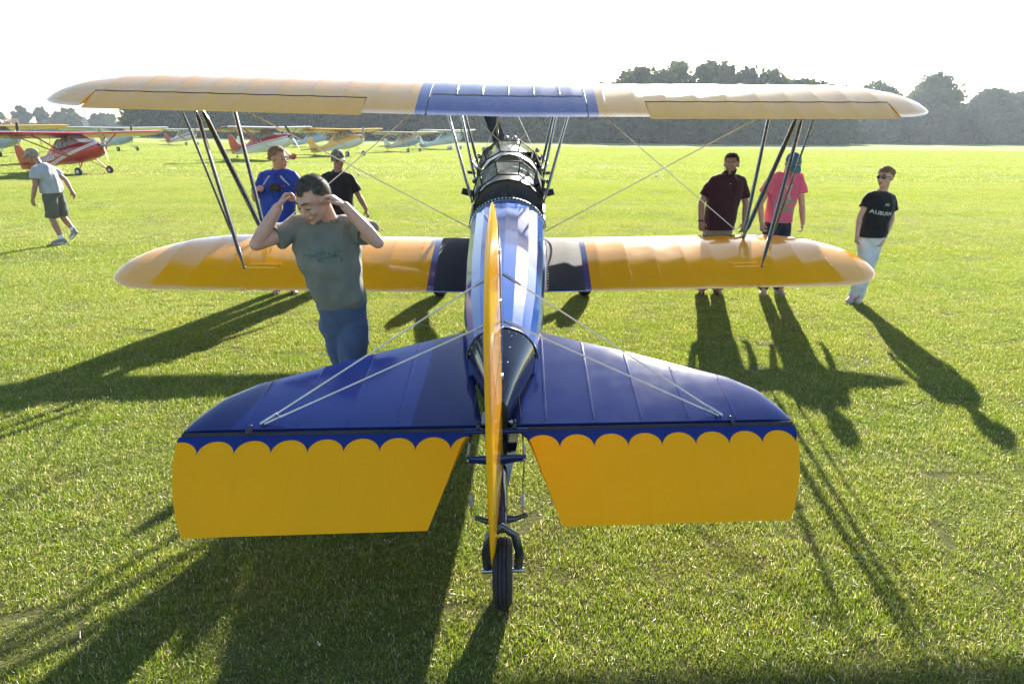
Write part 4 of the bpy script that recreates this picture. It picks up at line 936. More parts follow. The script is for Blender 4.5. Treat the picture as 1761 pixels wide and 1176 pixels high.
class Human:
    def __init__(s, label, loc, **P):
        s.t = thing('person', label, 'person', loc); s.P = P
        F = V(P['F']).normalized(); U = V(P.get('U', (0, 0, 1))); R_ = F.cross(U).normalized(); U = R_.cross(F).normalized(); s.F, s.U, s.R = F, U, R_; s.c = V(P['head']); s.hs = P.get('hs', 1.)
    def h(s, r, f, u): return s.c + (s.R * r + s.F * f + s.U * u) * s.hs
    def el(s, mb, c, a, n=14, m=9): mb.ell(s.h(*c), (s.R * a[0] * s.hs, s.F * a[1] * s.hs, s.U * a[2] * s.hs), n, m)
    def torso(s, mb, g=0., n=20, lo=0, hi=None):
        T = s.P['torso']; T = T[lo:hi]; rings = []; P = [V(a[0]) for a in T]
        for i, (c, w, dp) in enumerate(T):
            q = i / (len(T) - 1); lat = V(s.P['lat0']).lerp(V(s.P['lat1']), q).normalized(); ax = (P[min(i + 1, len(P) - 1)] - P[max(i - 1, 0)]).normalized(); lat = (lat - ax * lat.dot(ax)).normalized(); fr = lat.cross(ax)
            rings.append([P[i] + lat * (w + g) * math.copysign(abs(math.cos(a)) ** .85, math.cos(a)) + fr * (dp + g) * math.copysign(abs(math.sin(a)) ** .9, math.sin(a)) for a in [2 * math.pi * k / n for k in range(n)]])
        mb.loft(rings)
    def body(s, voxel, mat):
        P = s.P; g = P.get('g', 1.); hs = s.hs
        def fn(mb):
            s.torso(mb, -.008)
            for k in 'ab':
                sh, el, wr = V(P['sh' + k]), V(P['el' + k]), V(P['wr' + k])
                mb.cap(sh, sh.lerp(el, .45), .052 * g, .050 * g, 12); mb.cap(sh.lerp(el, .45), el, .050 * g, .039 * g, 12)
                m = el.lerp(wr, .3); mb.cap(el, m, .038 * g, .042 * g, 12); mb.cap(m, wr, .042 * g, (.029 * g), 12)
                hd = P['hd' + k]; hand(mb, wr, hd[0], hd[1], hd[2], hd[3], g)
                hp, kn, an, to = V(P['hp' + k]), V(P['kn' + k]), V(P['an' + k]), V(P['to' + k])
                mb.cap(hp, kn, .088 * g, .055 * g, 12); c = kn.lerp(an, .3); mb.cap(kn, c, .052 * g, .057 * g, 12); mb.cap(c, an, .057 * g, .036 * g, 12); mb.cap(an, to, .04, .03, 8)
            nb = V(P['nb']); mb.cap(nb - V((0, 0, .05)), s.h(0, -.022, -.05), .060 * g, .056 * hs, 14); mb.cap(nb + V((0, 0, -.04)), V(P['sha']).lerp(nb, .3), .05 * g, .05 * g, 10); mb.cap(nb + V((0, 0, -.04)), V(P['shb']).lerp(nb, .3), .05 * g, .05 * g, 10)
            s.el(mb, (0, -.012, .028), (.077, .097, .090), 20, 12); s.el(mb, (0, .030, -.030), (.060, .064, .080), 16, 10); s.el(mb, (0, .040, -.074), (.046, .046, .036)); s.el(mb, (0, .074, -.094), (.020, .018, .018))
            mb.cap(s.h(0, .088, .012), s.h(0, .112, -.028), .008 * hs, .0125 * hs, 8)
            for r in (-1, 1):
                mb.sph(s.h(r * .012, .099, -.033), .0095 * hs, 8, 6); s.el(mb, (r * .036, .068, -.026), (.024, .022, .024)); mb.cap(s.h(r * .006, .092, .030), s.h(r * .045, .076, .030), .0095 * hs, .009 * hs, 8)
                s.el(mb, (r * .081, -.008, -.004), (.010, .020, .032)); s.el(mb, (r * .031, .082, .006), (.015, .010, .009))
            mb.cap(s.h(-.018, .092, -.056), s.h(.018, .092, -.056), .0085 * hs, .0085 * hs, 8); mb.cap(s.h(-.014, .090, -.068), s.h(.014, .090, -.068), .0085 * hs, .0085 * hs, 8)
        b = organic(fn, voxel, 2 if voxel < .006 else 1, 'body', mat, s.t); return b
    def face(s, brow, closed=False, lips=(.42, .16, .13)):
        hs = s.hs; mb = MB()
        for r in (-1, 1): mb.tube([s.h(r * .012, .1015, .033), s.h(r * .030, .096, .039), s.h(r * .050, .078, .034)], [.0028 * hs, .0045 * hs, .002 * hs], 6)
        mb.build('eyebrows', brow, s.t)
        mb = MB()
        if closed:
            for r in (-1, 1): mb.tube([s.h(r * .017, .0925, .003), s.h(r * .031, .0945, -.002), s.h(r * .046, .083, .002)], [.0012 * hs, .0028 * hs, .0012 * hs], 6)
            mb.build('eyelashes', M_dark, s.t)
        else:
            for r in (-1, 1): s.el(mb, (r * .031, .0885, .006), (.0135, .0055, .0055), 10, 6)
            e = mb.build('eyes', M_eye, s.t); mb = MB()
            for r in (-1, 1): s.el(mb, (r * .031, .0925, .006), (.0052, .0030, .0052), 8, 6)
            mb.build('irises', M_dark, e)
        mb = MB(); mb.tube([s.h(-.022, .0965, -.060), s.h(-.008, .1025, -.0585), s.h(.008, .1025, -.0585), s.h(.022, .0965, -.060)], [(.002 * hs), (.0042 * hs), (.0042 * hs), (.002 * hs)], 6); mb.tube([s.h(-.017, .0965, -.068), s.h(0, .101, -.0695), s.h(.017, .0965, -.068)], [.002 * hs, .0048 * hs, .002 * hs], 6)
        mb.build('lips', pm('lips', lips, .5), s.t)
    def hair(s, mat, keep, comb, ln=.02, n=2600, grow=1.04, blen=.0016, name='hair', ctr=(0, -.012, .030), ax=(.077, .097, .092)):
        """short hair: a scalp shell where keep(r, f, u) holds plus combed locks"""
        vs = []; fs = []; idx = {}; NU, NV = 44, 30; mb = MB()
        def P3(i, j, gr):
            ph = math.pi * j / NV; th = 2 * math.pi * i / NU; d = (math.sin(ph) * math.cos(th), math.sin(ph) * math.sin(th), math.cos(ph)); g_ = gr + .02 * noise.noise((d[0] * 4, d[1] * 4, d[2] * 4)); return d, s.h(ctr[0] + d[0] * ax[0] * g_, ctr[1] + d[1] * ax[1] * g_, ctr[2] + d[2] * ax[2] * g_)
        for j in range(NV):
            for i in range(NU):
                d, _ = P3(i + .5, j + .5, 1)
                if not keep(*d): continue
                q = []
                for a, b in ((i, j), (i + 1, j), (i + 1, j + 1), (i, j + 1)):
                    k = (a % NU, b)
                    if k not in idx: idx[k] = len(vs); vs.append(P3(a % NU, b, grow)[1])
                    q.append(idx[k])
                if len(set(q)) > 2: fs.append(tuple(dict.fromkeys(q)))
        mb.add(vs, fs); c = 0; tries = 0
        while c < n and tries < n * 12:
            tries += 1; d = V((random.gauss(0, 1), random.gauss(0, 1), random.gauss(0, 1))).normalized()
            jit = V((random.gauss(0, .05), random.gauss(0, .05), random.gauss(0, .05)))
            if not keep(*(d + jit)): continue
            g_ = grow + random.uniform(-.03, .02); p = s.h(ctr[0] + d.x * ax[0] * g_, ctr[1] + d.y * ax[1] * g_, ctr[2] + d.z * ax[2] * g_)
            cv = V(comb(d.x, d.y, d.z)); cv = cv - d * cv.dot(d) * .9 + d * .13 + V((random.gauss(0, .22), random.gauss(0, .22), random.gauss(0, .18))); e = (s.R * cv.x + s.F * cv.y + s.U * cv.z).normalized() * ln * random.uniform(.6, 1.3)
            sd = e.cross(s.R * d.x + s.F * d.y + s.U * d.z).normalized() * blen; o = len(mb.v); mb.v += [tuple(p - sd), tuple(p + sd), tuple(p + e)]; mb.f.append((o, o + 1, o + 2)); c += 1
        me = bpy.data.meshes.new(name); me.from_pydata(mb.v, [], mb.f); me.polygons.foreach_set('use_smooth', [True] * len(me.polygons)); me.materials.append(mat); o = bpy.data.objects.new(name, me); COL.objects.link(o); o.parent = s.t; return o
    def shirt(s, voxel, mat, sleeve=.62, hem=None, polo=False, seed=1, sr=.070, name='t_shirt', g=.018, amp=.007):
        P = s.P; gg = P.get('g', 1.)
        T0 = P['torso']; tc = V(T0[-2][0]).lerp(V(T0[-1][0]), .55); nw = .080 * gg
        def fn(mb):
            P['torso'] = T0[:-1] + [(tuple(tc), nw - g, nw * .92 - g)]; s.torso(mb, g); P['torso'] = T0
            for k in 'ab':
                sh, el = V(P['sh' + k]), V(P['el' + k]); e = sh.lerp(el, sleeve); mb.cap(V(P['nb']).lerp(sh, .55) - V((0, 0, .012)), sh, .066 * gg, .062 * gg, 12); mb.sph(sh, .064 * gg, 12, 8); mb.tube([sh, sh.lerp(e, .5), e], [.0645 * gg, (.064 + sr) / 2 * gg, sr * gg], 16)
        nb = V(P['nb']); cuts = []
        c0 = V(P['torso'][0][0]); cuts.append(((c0.x, c0.y, hem), (P.get('hemt', 0), 0, -1), None))
        hd = (s.h(0, 0, 0) - nb).normalized()
        o = organic(fn, voxel, 3, name, mat, s.t, folds(seed, amp), cuts); s.sh = o
        bm = bmesh.new(); bm.from_mesh(o.data); s.bvh = BVHTree.FromBMesh(bm); bm.free()
        # neckline rib or polo collar
        fr = V(P['lat1']).normalized().cross(V((0, 0, 1)))
        lat = V(P['lat1']).normalized(); nc = tc + V((0, 0, .004)); rr_ = .077 * gg
        ring = [nc + lat * rr_ * math.cos(a) + fr * rr_ * .95 * math.sin(a) - V((0, 0, .010)) * math.sin(a) for a in np.linspace(0, 2 * math.pi, 28)]
        if polo:
            mb = MB(); R3 = []
            for i, a in enumerate(np.linspace(math.pi * .54, math.pi * 2.46, 34)):
                d = lat * math.cos(a) + fr * math.sin(a); p = nc - V((0, 0, .022)) * math.sin(a); R3.append([p + d * (rr_ * .90) + V((0, 0, .026)), p + d * (rr_ * 1.02) + V((0, 0, .024)), p + d * (rr_ * 1.32) - V((0, 0, .014)), p + d * (rr_ * 1.22) - V((0, 0, .016))])
            mb.loft(R3).build('collar', mat if polo is True else polo, s.t, auto=60)
            a = [nc + fr * (rr_ * 1.0 + .004) - V((0, 0, .02 + .0)), nc + fr * (rr_ * 1.0) - V((0, 0, .16))]
            pts = []
            for q in np.linspace(0, 1, 7):
                p = s.proj(nc - V((0, 0, .03 + .15 * q)), fr); pts.append(p)
            MB().tube(pts, (.016, .003), 6, flat=True, side=lat).build('placket', mat, o)
        else: MB().tube(ring, [.0075] * 28, 6).build('neck_rib', mat, o)
        return o
    def proj(s, p, fr, off=.004):
        hit = s.bvh.ray_cast(V(p) + fr * .6, -fr)
        return (hit[0] if hit[0] is not None else V(p) + fr * .15) + fr * off
    def pants(s, voxel, mat, top, end='an', frac=1., rk=.075, ra=.062, name='trousers', seed=3, rh=.106):
        P = s.P; g = P.get('g', 1.)
        def fn(mb):
            T = s.P['torso']; sv = s.P['torso']; n = [i for i, a in enumerate(sv) if a[0][2] < top + .06]; s.torso(mb, .006, lo=0, hi=max(n[-1] + 1, 2))
            for k in 'ab':
                hp, kn, an = V(P['hp' + k]), V(P['kn' + k]), V(P['an' + k]); mb.sph(hp, rh * g, 14, 9); e = hp.lerp(kn, min(1, frac)); mb.tube([hp, e], [rh * g, rk * g], 16)
                if frac >= 1: mb.sph(kn, rk * g, 14, 9); mb.tube([kn, an - V((0, 0, .02))], [rk * g, ra * g], 16)
        cuts = [((0, 0, top), (0, 0, 1), None)]
        return organic(fn, voxel, 3, name, mat, s.t, folds(seed, .010, 5), cuts)
    def shoes(s, mat, sole, L=.20):
        for k in 'ab':
            an, to = V(s.P['an' + k]), V(s.P['to' + k]); d = (to - an); d.z = d.z; dn = d.normalized(); lat = dn.cross(V((0, 0, 1))).normalized(); dz = V((0, 0, 1))
            h0 = an - dn * .055; h0.z = an.z - .045
            def fn(mb, h0=h0, dn=dn, an=an, to=to):
                mb.cap(h0 + V((0, 0, .005)), an.lerp(to, .45) - V((0, 0, .02)), (.040, .040), (.044, .036), 10, side=lat); mb.cap(an.lerp(to, .45) - V((0, 0, .02)), to, (.046, .034), (.040, .024), 10, side=lat); mb.cap(an - dn * .01 - V((0, 0, .02)), an + V((0, 0, .03)), .042, .042, 10)
            sh = organic(fn, .007, 2, 'shoe', mat, s.t)
            rings = []
            for q in np.linspace(0, 1, 12):
                p = (h0 - dn * .03).lerp(to + dn * .035, q); w = .045 * (math.sin(math.pi * (q * .9 + .07)) ** .45); z0 = -.028; rings.append([p + lat * w + V((0, 0, z0 + .020)), p - lat * w + V((0, 0, z0 + .020)), p - lat * w + V((0, 0, z0)), p + lat * w + V((0, 0, z0))])
            MB().loft(rings).build('sole', sole, sh)
    def cap(s, mat, brimm=None, tilt=0., dark=None):
        rings = []; NU = 28
        for j in range(13):
            ph = math.pi * (.5 + .04) * j / 12
            rings.append([s.h(math.sin(ph) * math.cos(t) * .086, -.010 + math.sin(ph) * math.sin(t) * .106, .040 + math.cos(ph) * .086 + (.006 if j > 0 and abs(math.sin(t * 3)) < .12 else 0)) for t in [2 * math.pi * i / NU for i in range(NU)]])
        for j in (12,): rings.append([p - s.U * .004 + (p - s.h(0, -.01, .04)) * -.06 for p in rings[-1]])
        cp = MB().loft(rings).build('cap', mat, s.t, auto=80)
        mb = MB(); top = []; 
        for q in np.linspace(0, 1, 7):
            row = []
            for a in np.linspace(-1, 1, 13):
                th = a * 1.12; r_ = math.sin(th) * .083; f0 = -.010 + math.cos(th) * .103; ex = .078 * q * math.cos(a * 1.45) ** .6 if abs(a) < 1 else 0; row.append(s.h(r_ * (1 + .05 * q), f0 + ex, .036 - .014 * q - .014 * (a ** 2) - .01 * q * q))
            top.append(row)
        n = 13; v1 = [p for r_ in top for p in r_]; v2 = [p - s.U * .004 for p in v1]; fs = []
        for i in range(6):
            for j in range(12): a = i * n + j; fs.append((a, a + 1, a + n + 1, a + n)); fs.append((a + len(v1), a + n + len(v1), a + n + 1 + len(v1), a + 1 + len(v1)))
        for j in range(12): a = 6 * n + j; fs.append((a, a + 1, a + 1 + len(v1), a + len(v1)))
        mb.add(v1 + v2, fs).build('brim', brimm or mat, cp, auto=60); mb = MB(); mb.sph(s.h(0, -.01, .127), .006 * s.hs, 8, 5); mb.build('cap_button', mat, cp); return cp
    def glasses(s, dark=True):
        hs = s.hs; fr = MB()
        for r in (-1, 1):
            c = s.h(r * .033, .104, .008)
            if dark: fr_ = None
            fr.torus(c, s.F + s.R * r * .25, .021 * hs, (.0016 * hs, .0022 * hs), 18, 6)
            fr.tube([s.h(r * .053, .098, .012), s.h(r * .078, .05, .012), s.h(r * .086, -.005, .008)], [.0024 * hs, .0022 * hs, .002 * hs], 6)
        fr.tube([s.h(-.013, .108, .012), s.h(0, .113, .013), s.h(.013, .108, .012)], [.002 * hs] * 3, 6)
        o = fr.build('sunglasses' if dark else 'glasses', M_blk if dark else M_steel, s.t); mb = MB()
        for r in (-1, 1): n_ = (s.F + s.R * r * .25).normalized(); l_ = n_.cross(s.U).normalized(); mb.ell(s.h(r * .033, .104, .007), (l_ * (.0245 if dark else .02) * hs, s.U * (.0185 if dark else .016) * hs, n_ * .003 * hs), 14, 8)
        mb.build('lenses', M_dglass if dark else M_glass, o)
    def print_text(s, txt, size, origin, right, up, mat, fr, name='printed_lettering', arcf=0., sub=None):
        if sub is None: vs, fs = text_mesh(txt, size, size * .03)
        else: vs, fs = sub
        right, up, fr = V(right).normalized(), V(up).normalized(), V(fr).normalized(); q = []
        for x, y, z in vs: p = V(origin) + right * x + up * (y - arcf * x * x); q.append(s.proj(p, fr, .0035))
        MB().add(q, fs).build(name, mat, s.sh, smooth=False)
M_eye = pm('eye_white', (.6, .58, .55), .3); M_dark = pm('dark_lash', (.02, .012, .01), .6)
SK = skin('skin_fair', (.60, .35, .26)); SKw = skin('skin_light', (.58, .36, .27), .15); SKt = skin('skin_tanned', (.40, .21, .14), .3); SKo = skin('skin_olive', (.36, .19, .125), .2)
def hairm(n, c, c2): 
    b = NB(n); v = b.obj(); b.l(b.mix(b.ramp(b.noise(40, 4, v), .3, .7), c, c2), b.p.inputs['Base Color']); b.p.inputs['Roughness'].default_value = .6; b.p.inputs['Specular IOR Level'].default_value = .12; return b.m
H_grey = hairm('brown_grey_hair', (.030, .022, .018), (.12, .10, .085)); H_blond = hairm('sandy_hair', (.15, .10, .055), (.34, .26, .16)); H_dark = hairm('dark_hair', (.015, .010, .008), (.04, .026, .018)); H_aub = hairm('auburn_hair', (.13, .065, .03), (.30, .18, .09)); H_lg = hairm('light_grey_hair', (.25, .23, .21), (.40, .38, .35))
def std_keep(r, f, u, front=.42): return (u > front - .0) if f > .55 else (u > -.12 + f * .55 if f > 0 else u > -.62 - f * .1)
back = lambda r, f, u: (r * .2, -1., -.25)
def g0(y): return -.014 * (y - 2.6)
LX = (1, 0, 0)
# --- man in the grey t-shirt, hands at his ears
C_ol = cloth('faded_olive_grey_cotton', (.175, .185, .155)); C_jean = cloth('blue_denim', (.075, .11, .21), .85); C_print = pm('worn_green_print', (.11, .155, .125), .9, var=.6, scale=60)
hm = Human('man in grey green t-shirt and jeans with both hands at his ears', (-1.10, 4.4, g0(4.4)),
    head=(-.068, -.085, 1.745), F=(-.40, -.78, -.48), U=(-.12, -.32, .9), hs=1.17, g=1.05, nb=(-.015, .03, 1.615), lat0=(.97, .2, 0), lat1=(.97, .22, 0),
    torso=[((.015, .02, .86), .09, .09), ((.015, .01, .95), .150, .12), ((.01, 0, 1.06), .150, .125), ((-.005, -.01, 1.18), .150, .132), ((-.03, -.005, 1.32), .165, .130), ((-.045, .01, 1.43), .182, .122), ((-.045, .025, 1.52), .178, .10), ((-.03, .03, 1.59), .11, .075), ((-.015, .03, 1.625), .06, .058)],
    sha=(-.225, -.005, 1.555), shb=(.145, .075, 1.555), ela=(-.425, -.17, 1.475), elb=(.300, -.06, 1.470), wra=(-.285, -.11, 1.695), wrb=(.125, -.10, 1.705),
    hda=((.40, .26, .62), (.9, .2, -.35), (.1, -.9, .3), 1.05), hdb=((-.55, -.05, .45), (-.75, -.1, -.5), (-.1, -.9, .3), .75),
    hpa=(-.055, .04, .90), hpb=(.075, .0, .90), kna=(-.005, .06, .50), knb=(.055, -.05, .50), ana=(.01, .14, .09), anb=(.06, -.04, .09), toa=(-.07, .0, .035), tob=(.0, -.18, .035))
hm.body(.0052, SK); hm.face(H_grey, closed=True)
hm.hair(H_grey, lambda r, f, u: (u > .60 + .20 * abs(abs(r) - .0) * 0 - .18 * (abs(r) < .22)) if f > .45 else (u > -.05 + f * .9 if f > 0 else u > -.66), lambda r, f, u: (r * .3, -.6 if u > .5 else -.3, -.7 if u < .5 else -.1), .017, 5200, 1.045, .0011)
hm.shirt(.0085, C_ol, .52, 1.035, seed=5, sr=.080, amp=.021); hm.pants(.010, C_jean, 1.075, seed=8, rk=.080, ra=.070, rh=.100); hm.shoes(M_blk, M_rubber)
fr = V((.22, -.97, 0)).normalized()
vs, fs = [], []
for i in range(60):
    x = random.uniform(-.12, .12); y = random.gauss(0, .022); w = random.uniform(.006, .02); h_ = random.uniform(.002, .006); o = len(vs); sk_ = random.uniform(-.004, .004); vs += [(x - w, y - h_, 0), (x + w, y - h_ + sk_, 0), (x + w, y + h_ + sk_, 0), (x - w, y + h_, 0)]; fs.append((o, o + 1, o + 2, o + 3))
hm.print_text('', .1, (-.05, 0, 1.40), (.97, .22, 0), (0, 0, 1), C_print, fr, 'faded_print', sub=(vs, fs))
# --- bearded man in the dark maroon polo
C_mar = cloth('dark_maroon_pique', (.040, .010, .020)); C_kh = cloth('khaki_cotton', (.30, .25, .17))
bm_ = Human('bearded man in a dark maroon polo and khaki trousers standing ahead of the wing', (2.86, 9.02, g0(9.02)),
    head=(.10, -.02, 1.795), F=(-.42, -.9, -.06), hs=1.16, g=1.1, nb=(.085, .02, 1.655), lat0=LX, lat1=(.99, .12, 0),
    torso=[((0, .0, .84), .10, .09), ((0, 0, .93), .195, .14), ((.01, 0, 1.06), .200, .155), ((.02, 0, 1.2), .198, .15), ((.05, 0, 1.35), .205, .145), ((.07, .01, 1.48), .215, .13), ((.08, .02, 1.58), .19, .105), ((.085, .02, 1.63), .12, .08), ((.085, .02, 1.67), .065, .062)],
    sha=(-.115, -.01, 1.575), shb=(.275, .04, 1.565), ela=(-.27, -.02, 1.285), elb=(.365, .02, 1.265), wra=(-.285, -.11, 1.05), wrb=(.335, -.08, 1.03),
    hda=((.1, -.3, -1), (.6, .8, 0), (.3, -.9, .3), .7), hdb=((-.2, -.3, -1), (-.6, .8, 0), (-.3, -.9, .3), .6),
    hpa=(-.09, 0, .88), hpb=(.09, 0, .88), kna=(-.13, -.02, .5), knb=(.07, -.02, .5), ana=(-.16, .03, .09), anb=(.06, .03, .09), toa=(-.20, -.12, .035), tob=(.06, -.13, .035))
bm_.body(.0072, SKo); bm_.face(H_dark); bm_.glasses(False)
bm_.hair(H_dark, lambda r, f, u: std_keep(r, f, u, .50), lambda r, f, u: (.5, -.3, .3), .026, 1800, 1.08, .002)
bm_.hair(H_dark, lambda r, f, u: (u < .0 and f > -.25 and not (f > .72 and abs(r) < .30 and u > -.62) and not (f > .5 and u > -.25)) , lambda r, f, u: (r * .2, .1, -1), .020, 1500, 1.06, .002, 'beard', ctr=(0, .030, -.045), ax=(.066, .068, .080))
bm_.shirt(.009, C_mar, .72, .925, polo=True, seed=11, sr=.082, amp=.012); bm_.pants(.011, C_kh, .955, seed=2, rk=.09, ra=.08); bm_.shoes(M_blk, M_rubber)
mb = MB(); mb.sph(bm_.proj((.078, 0, 1.545), V((0, -1, 0)), .006), .007, 8, 5); mb.build('shirt_button', M_white, bm_.t)
MB().tube([V((-.285, -.108, 1.06)) + V((math.cos(a) * .04, math.sin(a) * .04, 0)) for a in np.linspace(0, 2 * math.pi, 16)], [.010] * 16, 6).build('wrist_watch', M_blk, bm_.t)
# --- man in the bright pink t-shirt and blue cap
C_pink = cloth('bright_pink_cotton', (.95, .20, .36), tr=.5); C_navy = cloth('navy_cotton', (.018, .024, .055)); C_cap = cloth('blue_cap_cotton', (.05, .17, .30))
pk = Human('man in a bright pink t-shirt and blue cap looking down at the wing', (3.72, 9.0, g0(9.0)),
    head=(.055, -.075, 1.815), F=(.10, -.74, -.66), U=(0, -.6, .8), hs=1.16, g=1.03, nb=(.03, .03, 1.68), lat0=LX, lat1=LX,
    torso=[((-.03, 0, .93), .10, .09), ((-.03, 0, 1.02), .178, .125), ((-.025, 0, 1.15), .172, .12), ((-.01, 0, 1.3), .180, .12), ((.01, .01, 1.45), .192, .12), ((.015, .02, 1.56), .190, .11), ((.02, .03, 1.63), .165, .09), ((.025, .03, 1.665), .10, .07), ((.03, .03, 1.69), .06, .058)],
    sha=(-.160, .01, 1.615), shb=(.205, .01, 1.615), ela=(-.315, -.02, 1.27), elb=(.275, -.02, 1.265), wra=(-.305, -.13, 1.03), wrb=(.275, -.13, 1.03),
    hda=((.05, -.4, -1), (.8, .3, 0), (.2, -.9, .3), .9), hdb=((-.15, -.4, -1), (-.8, .3, 0), (-.2, -.9, .3), .8),
    hpa=(-.12, 0, .96), hpb=(.06, 0, .96), kna=(-.13, -.02, .52), knb=(.07, -.02, .52), ana=(-.12, .03, .09), anb=(.10, .03, .09), toa=(-.16, -.12, .035), tob=(.12, -.12, .035))
pk.body(.0072, SK); pk.face(H_dark, closed=True); pk.hair(H_dark, lambda r, f, u: f < .45 and u > -.5 and u < .25, back, .018, 700, 1.03, .002)
cp = pk.cap(C_cap); vs, fs = text_mesh('AU', .030, .002)
q = [pk.h(x / pk.hs, .094 + .004 - abs(x) * .2, .072 + y / pk.hs) for x, y, z in vs]; MB().add(q, fs).build('cap_logo', M_white, cp, smooth=False)
pk.shirt(.009, C_pink, .56, 1.035, seed=21, sr=.092, amp=.014); pk.pants(.011, C_navy, 1.06, seed=6, rk=.085, ra=.072); pk.shoes(pm('grey_shoe', (.3, .3, .32), .7), M_white)
Fm = V((0, -1, 0)); M_grn = pm('green_print', (.05, .50, .22), .8); M_pale = pm('pale_print', (.62, .60, .52), .8)
pk.print_text('I POOPED', .068, (-.005, 0, 1.305), LX, (0, 0, 1), M_grn, Fm); pk.print_text('TODAY!', .080, (.0, 0, 1.215), LX, (0, 0, 1), M_grn, Fm)
def fig(parts):
    vs, fs = [], []
    for (x0, y0), (x1, y1), w0, w1 in parts:
        N2 = 5; dx, dy = x1 - x0, y1 - y0; L = math.hypot(dx, dy); nx, ny = -dy / L, dx / L
        for i in range(N2):
            a, b = i / N2, (i + 1) / N2; wa, wb = w0 + (w1 - w0) * a, w0 + (w1 - w0) * b; o = len(vs); vs += [(x0 + dx * a + nx * wa, y0 + dy * a + ny * wa, 0), (x0 + dx * b + nx * wb, y0 + dy * b + ny * wb, 0), (x0 + dx * b - nx * wb, y0 + dy * b - ny * wb, 0), (x0 + dx * a - nx * wa, y0 + dy * a - ny * wa, 0)]; fs.append((o, o + 1, o + 2, o + 3))
    return vs, fs
pk.print_text('', 1, (.02, 0, 1.44), LX, (0, 0, 1), M_pale, Fm, 'printed_figure', sub=fig([((0, .075), (0, .045), .016, .016), ((0, .04), (.0, -.03), .022, .017), ((.012, .035), (.05, .10), .009, .007), ((-.012, .035), (-.045, .09), .009, .007), ((-.008, -.03), (-.028, -.10), .010, .008), ((.008, -.03), (.030, -.10), .010, .008)]))
# --- woman in the black t-shirt
C_blk = cloth('black_cotton', (.012, .013, .017)); C_wj = cloth('white_denim', (.62, .66, .74)); C_lg = pm('light_grey_print', (.50, .50, .50), .8)
wm = Human('woman in a black t-shirt, white jeans and sunglasses beside the right wing tip', (4.75, 8.46, g0(8.46)),
    head=(.078, -.01, 1.665), F=(-.80, -.60, .03), U=(-.06, 0, 1), hs=1.08, g=.86, nb=(.09, .02, 1.50), lat0=(.98, .1, 0), lat1=(.97, .15, -.05),
    torso=[((.035, 0, .80), .10, .09), ((.04, 0, .89), .172, .115), ((.045, 0, .98), .172, .12), ((.05, 0, 1.10), .162, .115), ((.065, -.01, 1.24), .168, .125), ((.075, -.01, 1.33), .172, .125), ((.085, .01, 1.42), .158, .09), ((.09, .02, 1.47), .10, .065), ((.09, .02, 1.51), .05, .05)],
    sha=(-.075, 0, 1.43), shb=(.235, .04, 1.405), ela=(-.195, -.04, 1.17), elb=(.300, .05, 1.115), wra=(-.245, -.14, .945), wrb=(.175, -.06, .885),
    hda=((-.05, -.3, -1), (.8, .4, 0), (.3, -.9, .3), .6), hdb=((-.5, -.3, -.9), (-.4, .8, 0), (-.5, -.6, .3), .35),
    hpa=(-.045, 0, .84), hpb=(.125, .02, .84), kna=(-.025, -.03, .46), knb=(.055, .0, .46), ana=(-.10, .0, .10), anb=(.01, .03, .09), toa=(-.20, -.08, .04), tob=(-.07, -.08, .035))
wm.body(.0068, SKw); wm.face(H_aub, lips=(.45, .12, .12)); wm.glasses(True)
wm.hair(H_aub, lambda r, f, u: (u > .34) if f > .6 else (u > -.05 + f * .7 if f > 0 else u > -.55), lambda r, f, u: (0, -1, .2), .030, 2200, 1.11, .0022)
def bun(mb): mb.ell(wm.h(0, -.075, .035), (wm.R * .082, wm.F * .060, wm.U * .080), 14, 10); mb.ell(wm.h(0, -.165, .060), (wm.R * .050, wm.F * .044, wm.U * .048), 12, 8); mb.ell(wm.h(.0, -.155, .02), (wm.R * .03, wm.F * .03, wm.U * .03), 10, 8)
organic(bun, .006, 1, 'hair_bun', H_aub, wm.t, folds(3, .005))
wm.shirt(.008, C_blk, .56, .905, seed=31, sr=.094, amp=.010); wm.pants(.009, C_wj, .93, seed=7, rk=.082, ra=.068, rh=.112); wm.shoes(pm('pale_grey_shoe', (.42, .42, .44), .7), M_white)
fr = V((.12, -.99, 0)).normalized(); wm.print_text('AUBURN', .066, (.025, 0, 1.225), (.97, .1, -.12), (0, 0, 1), C_lg, fr, arcf=-.6)
vs, fs = text_mesh('AU', .045, .002); wm.print_text('', 1, (.075, 0, 1.335), (.97, .1, -.1), (0, 0, 1), C_lg, fr, 'printed_emblem', sub=(vs, fs))
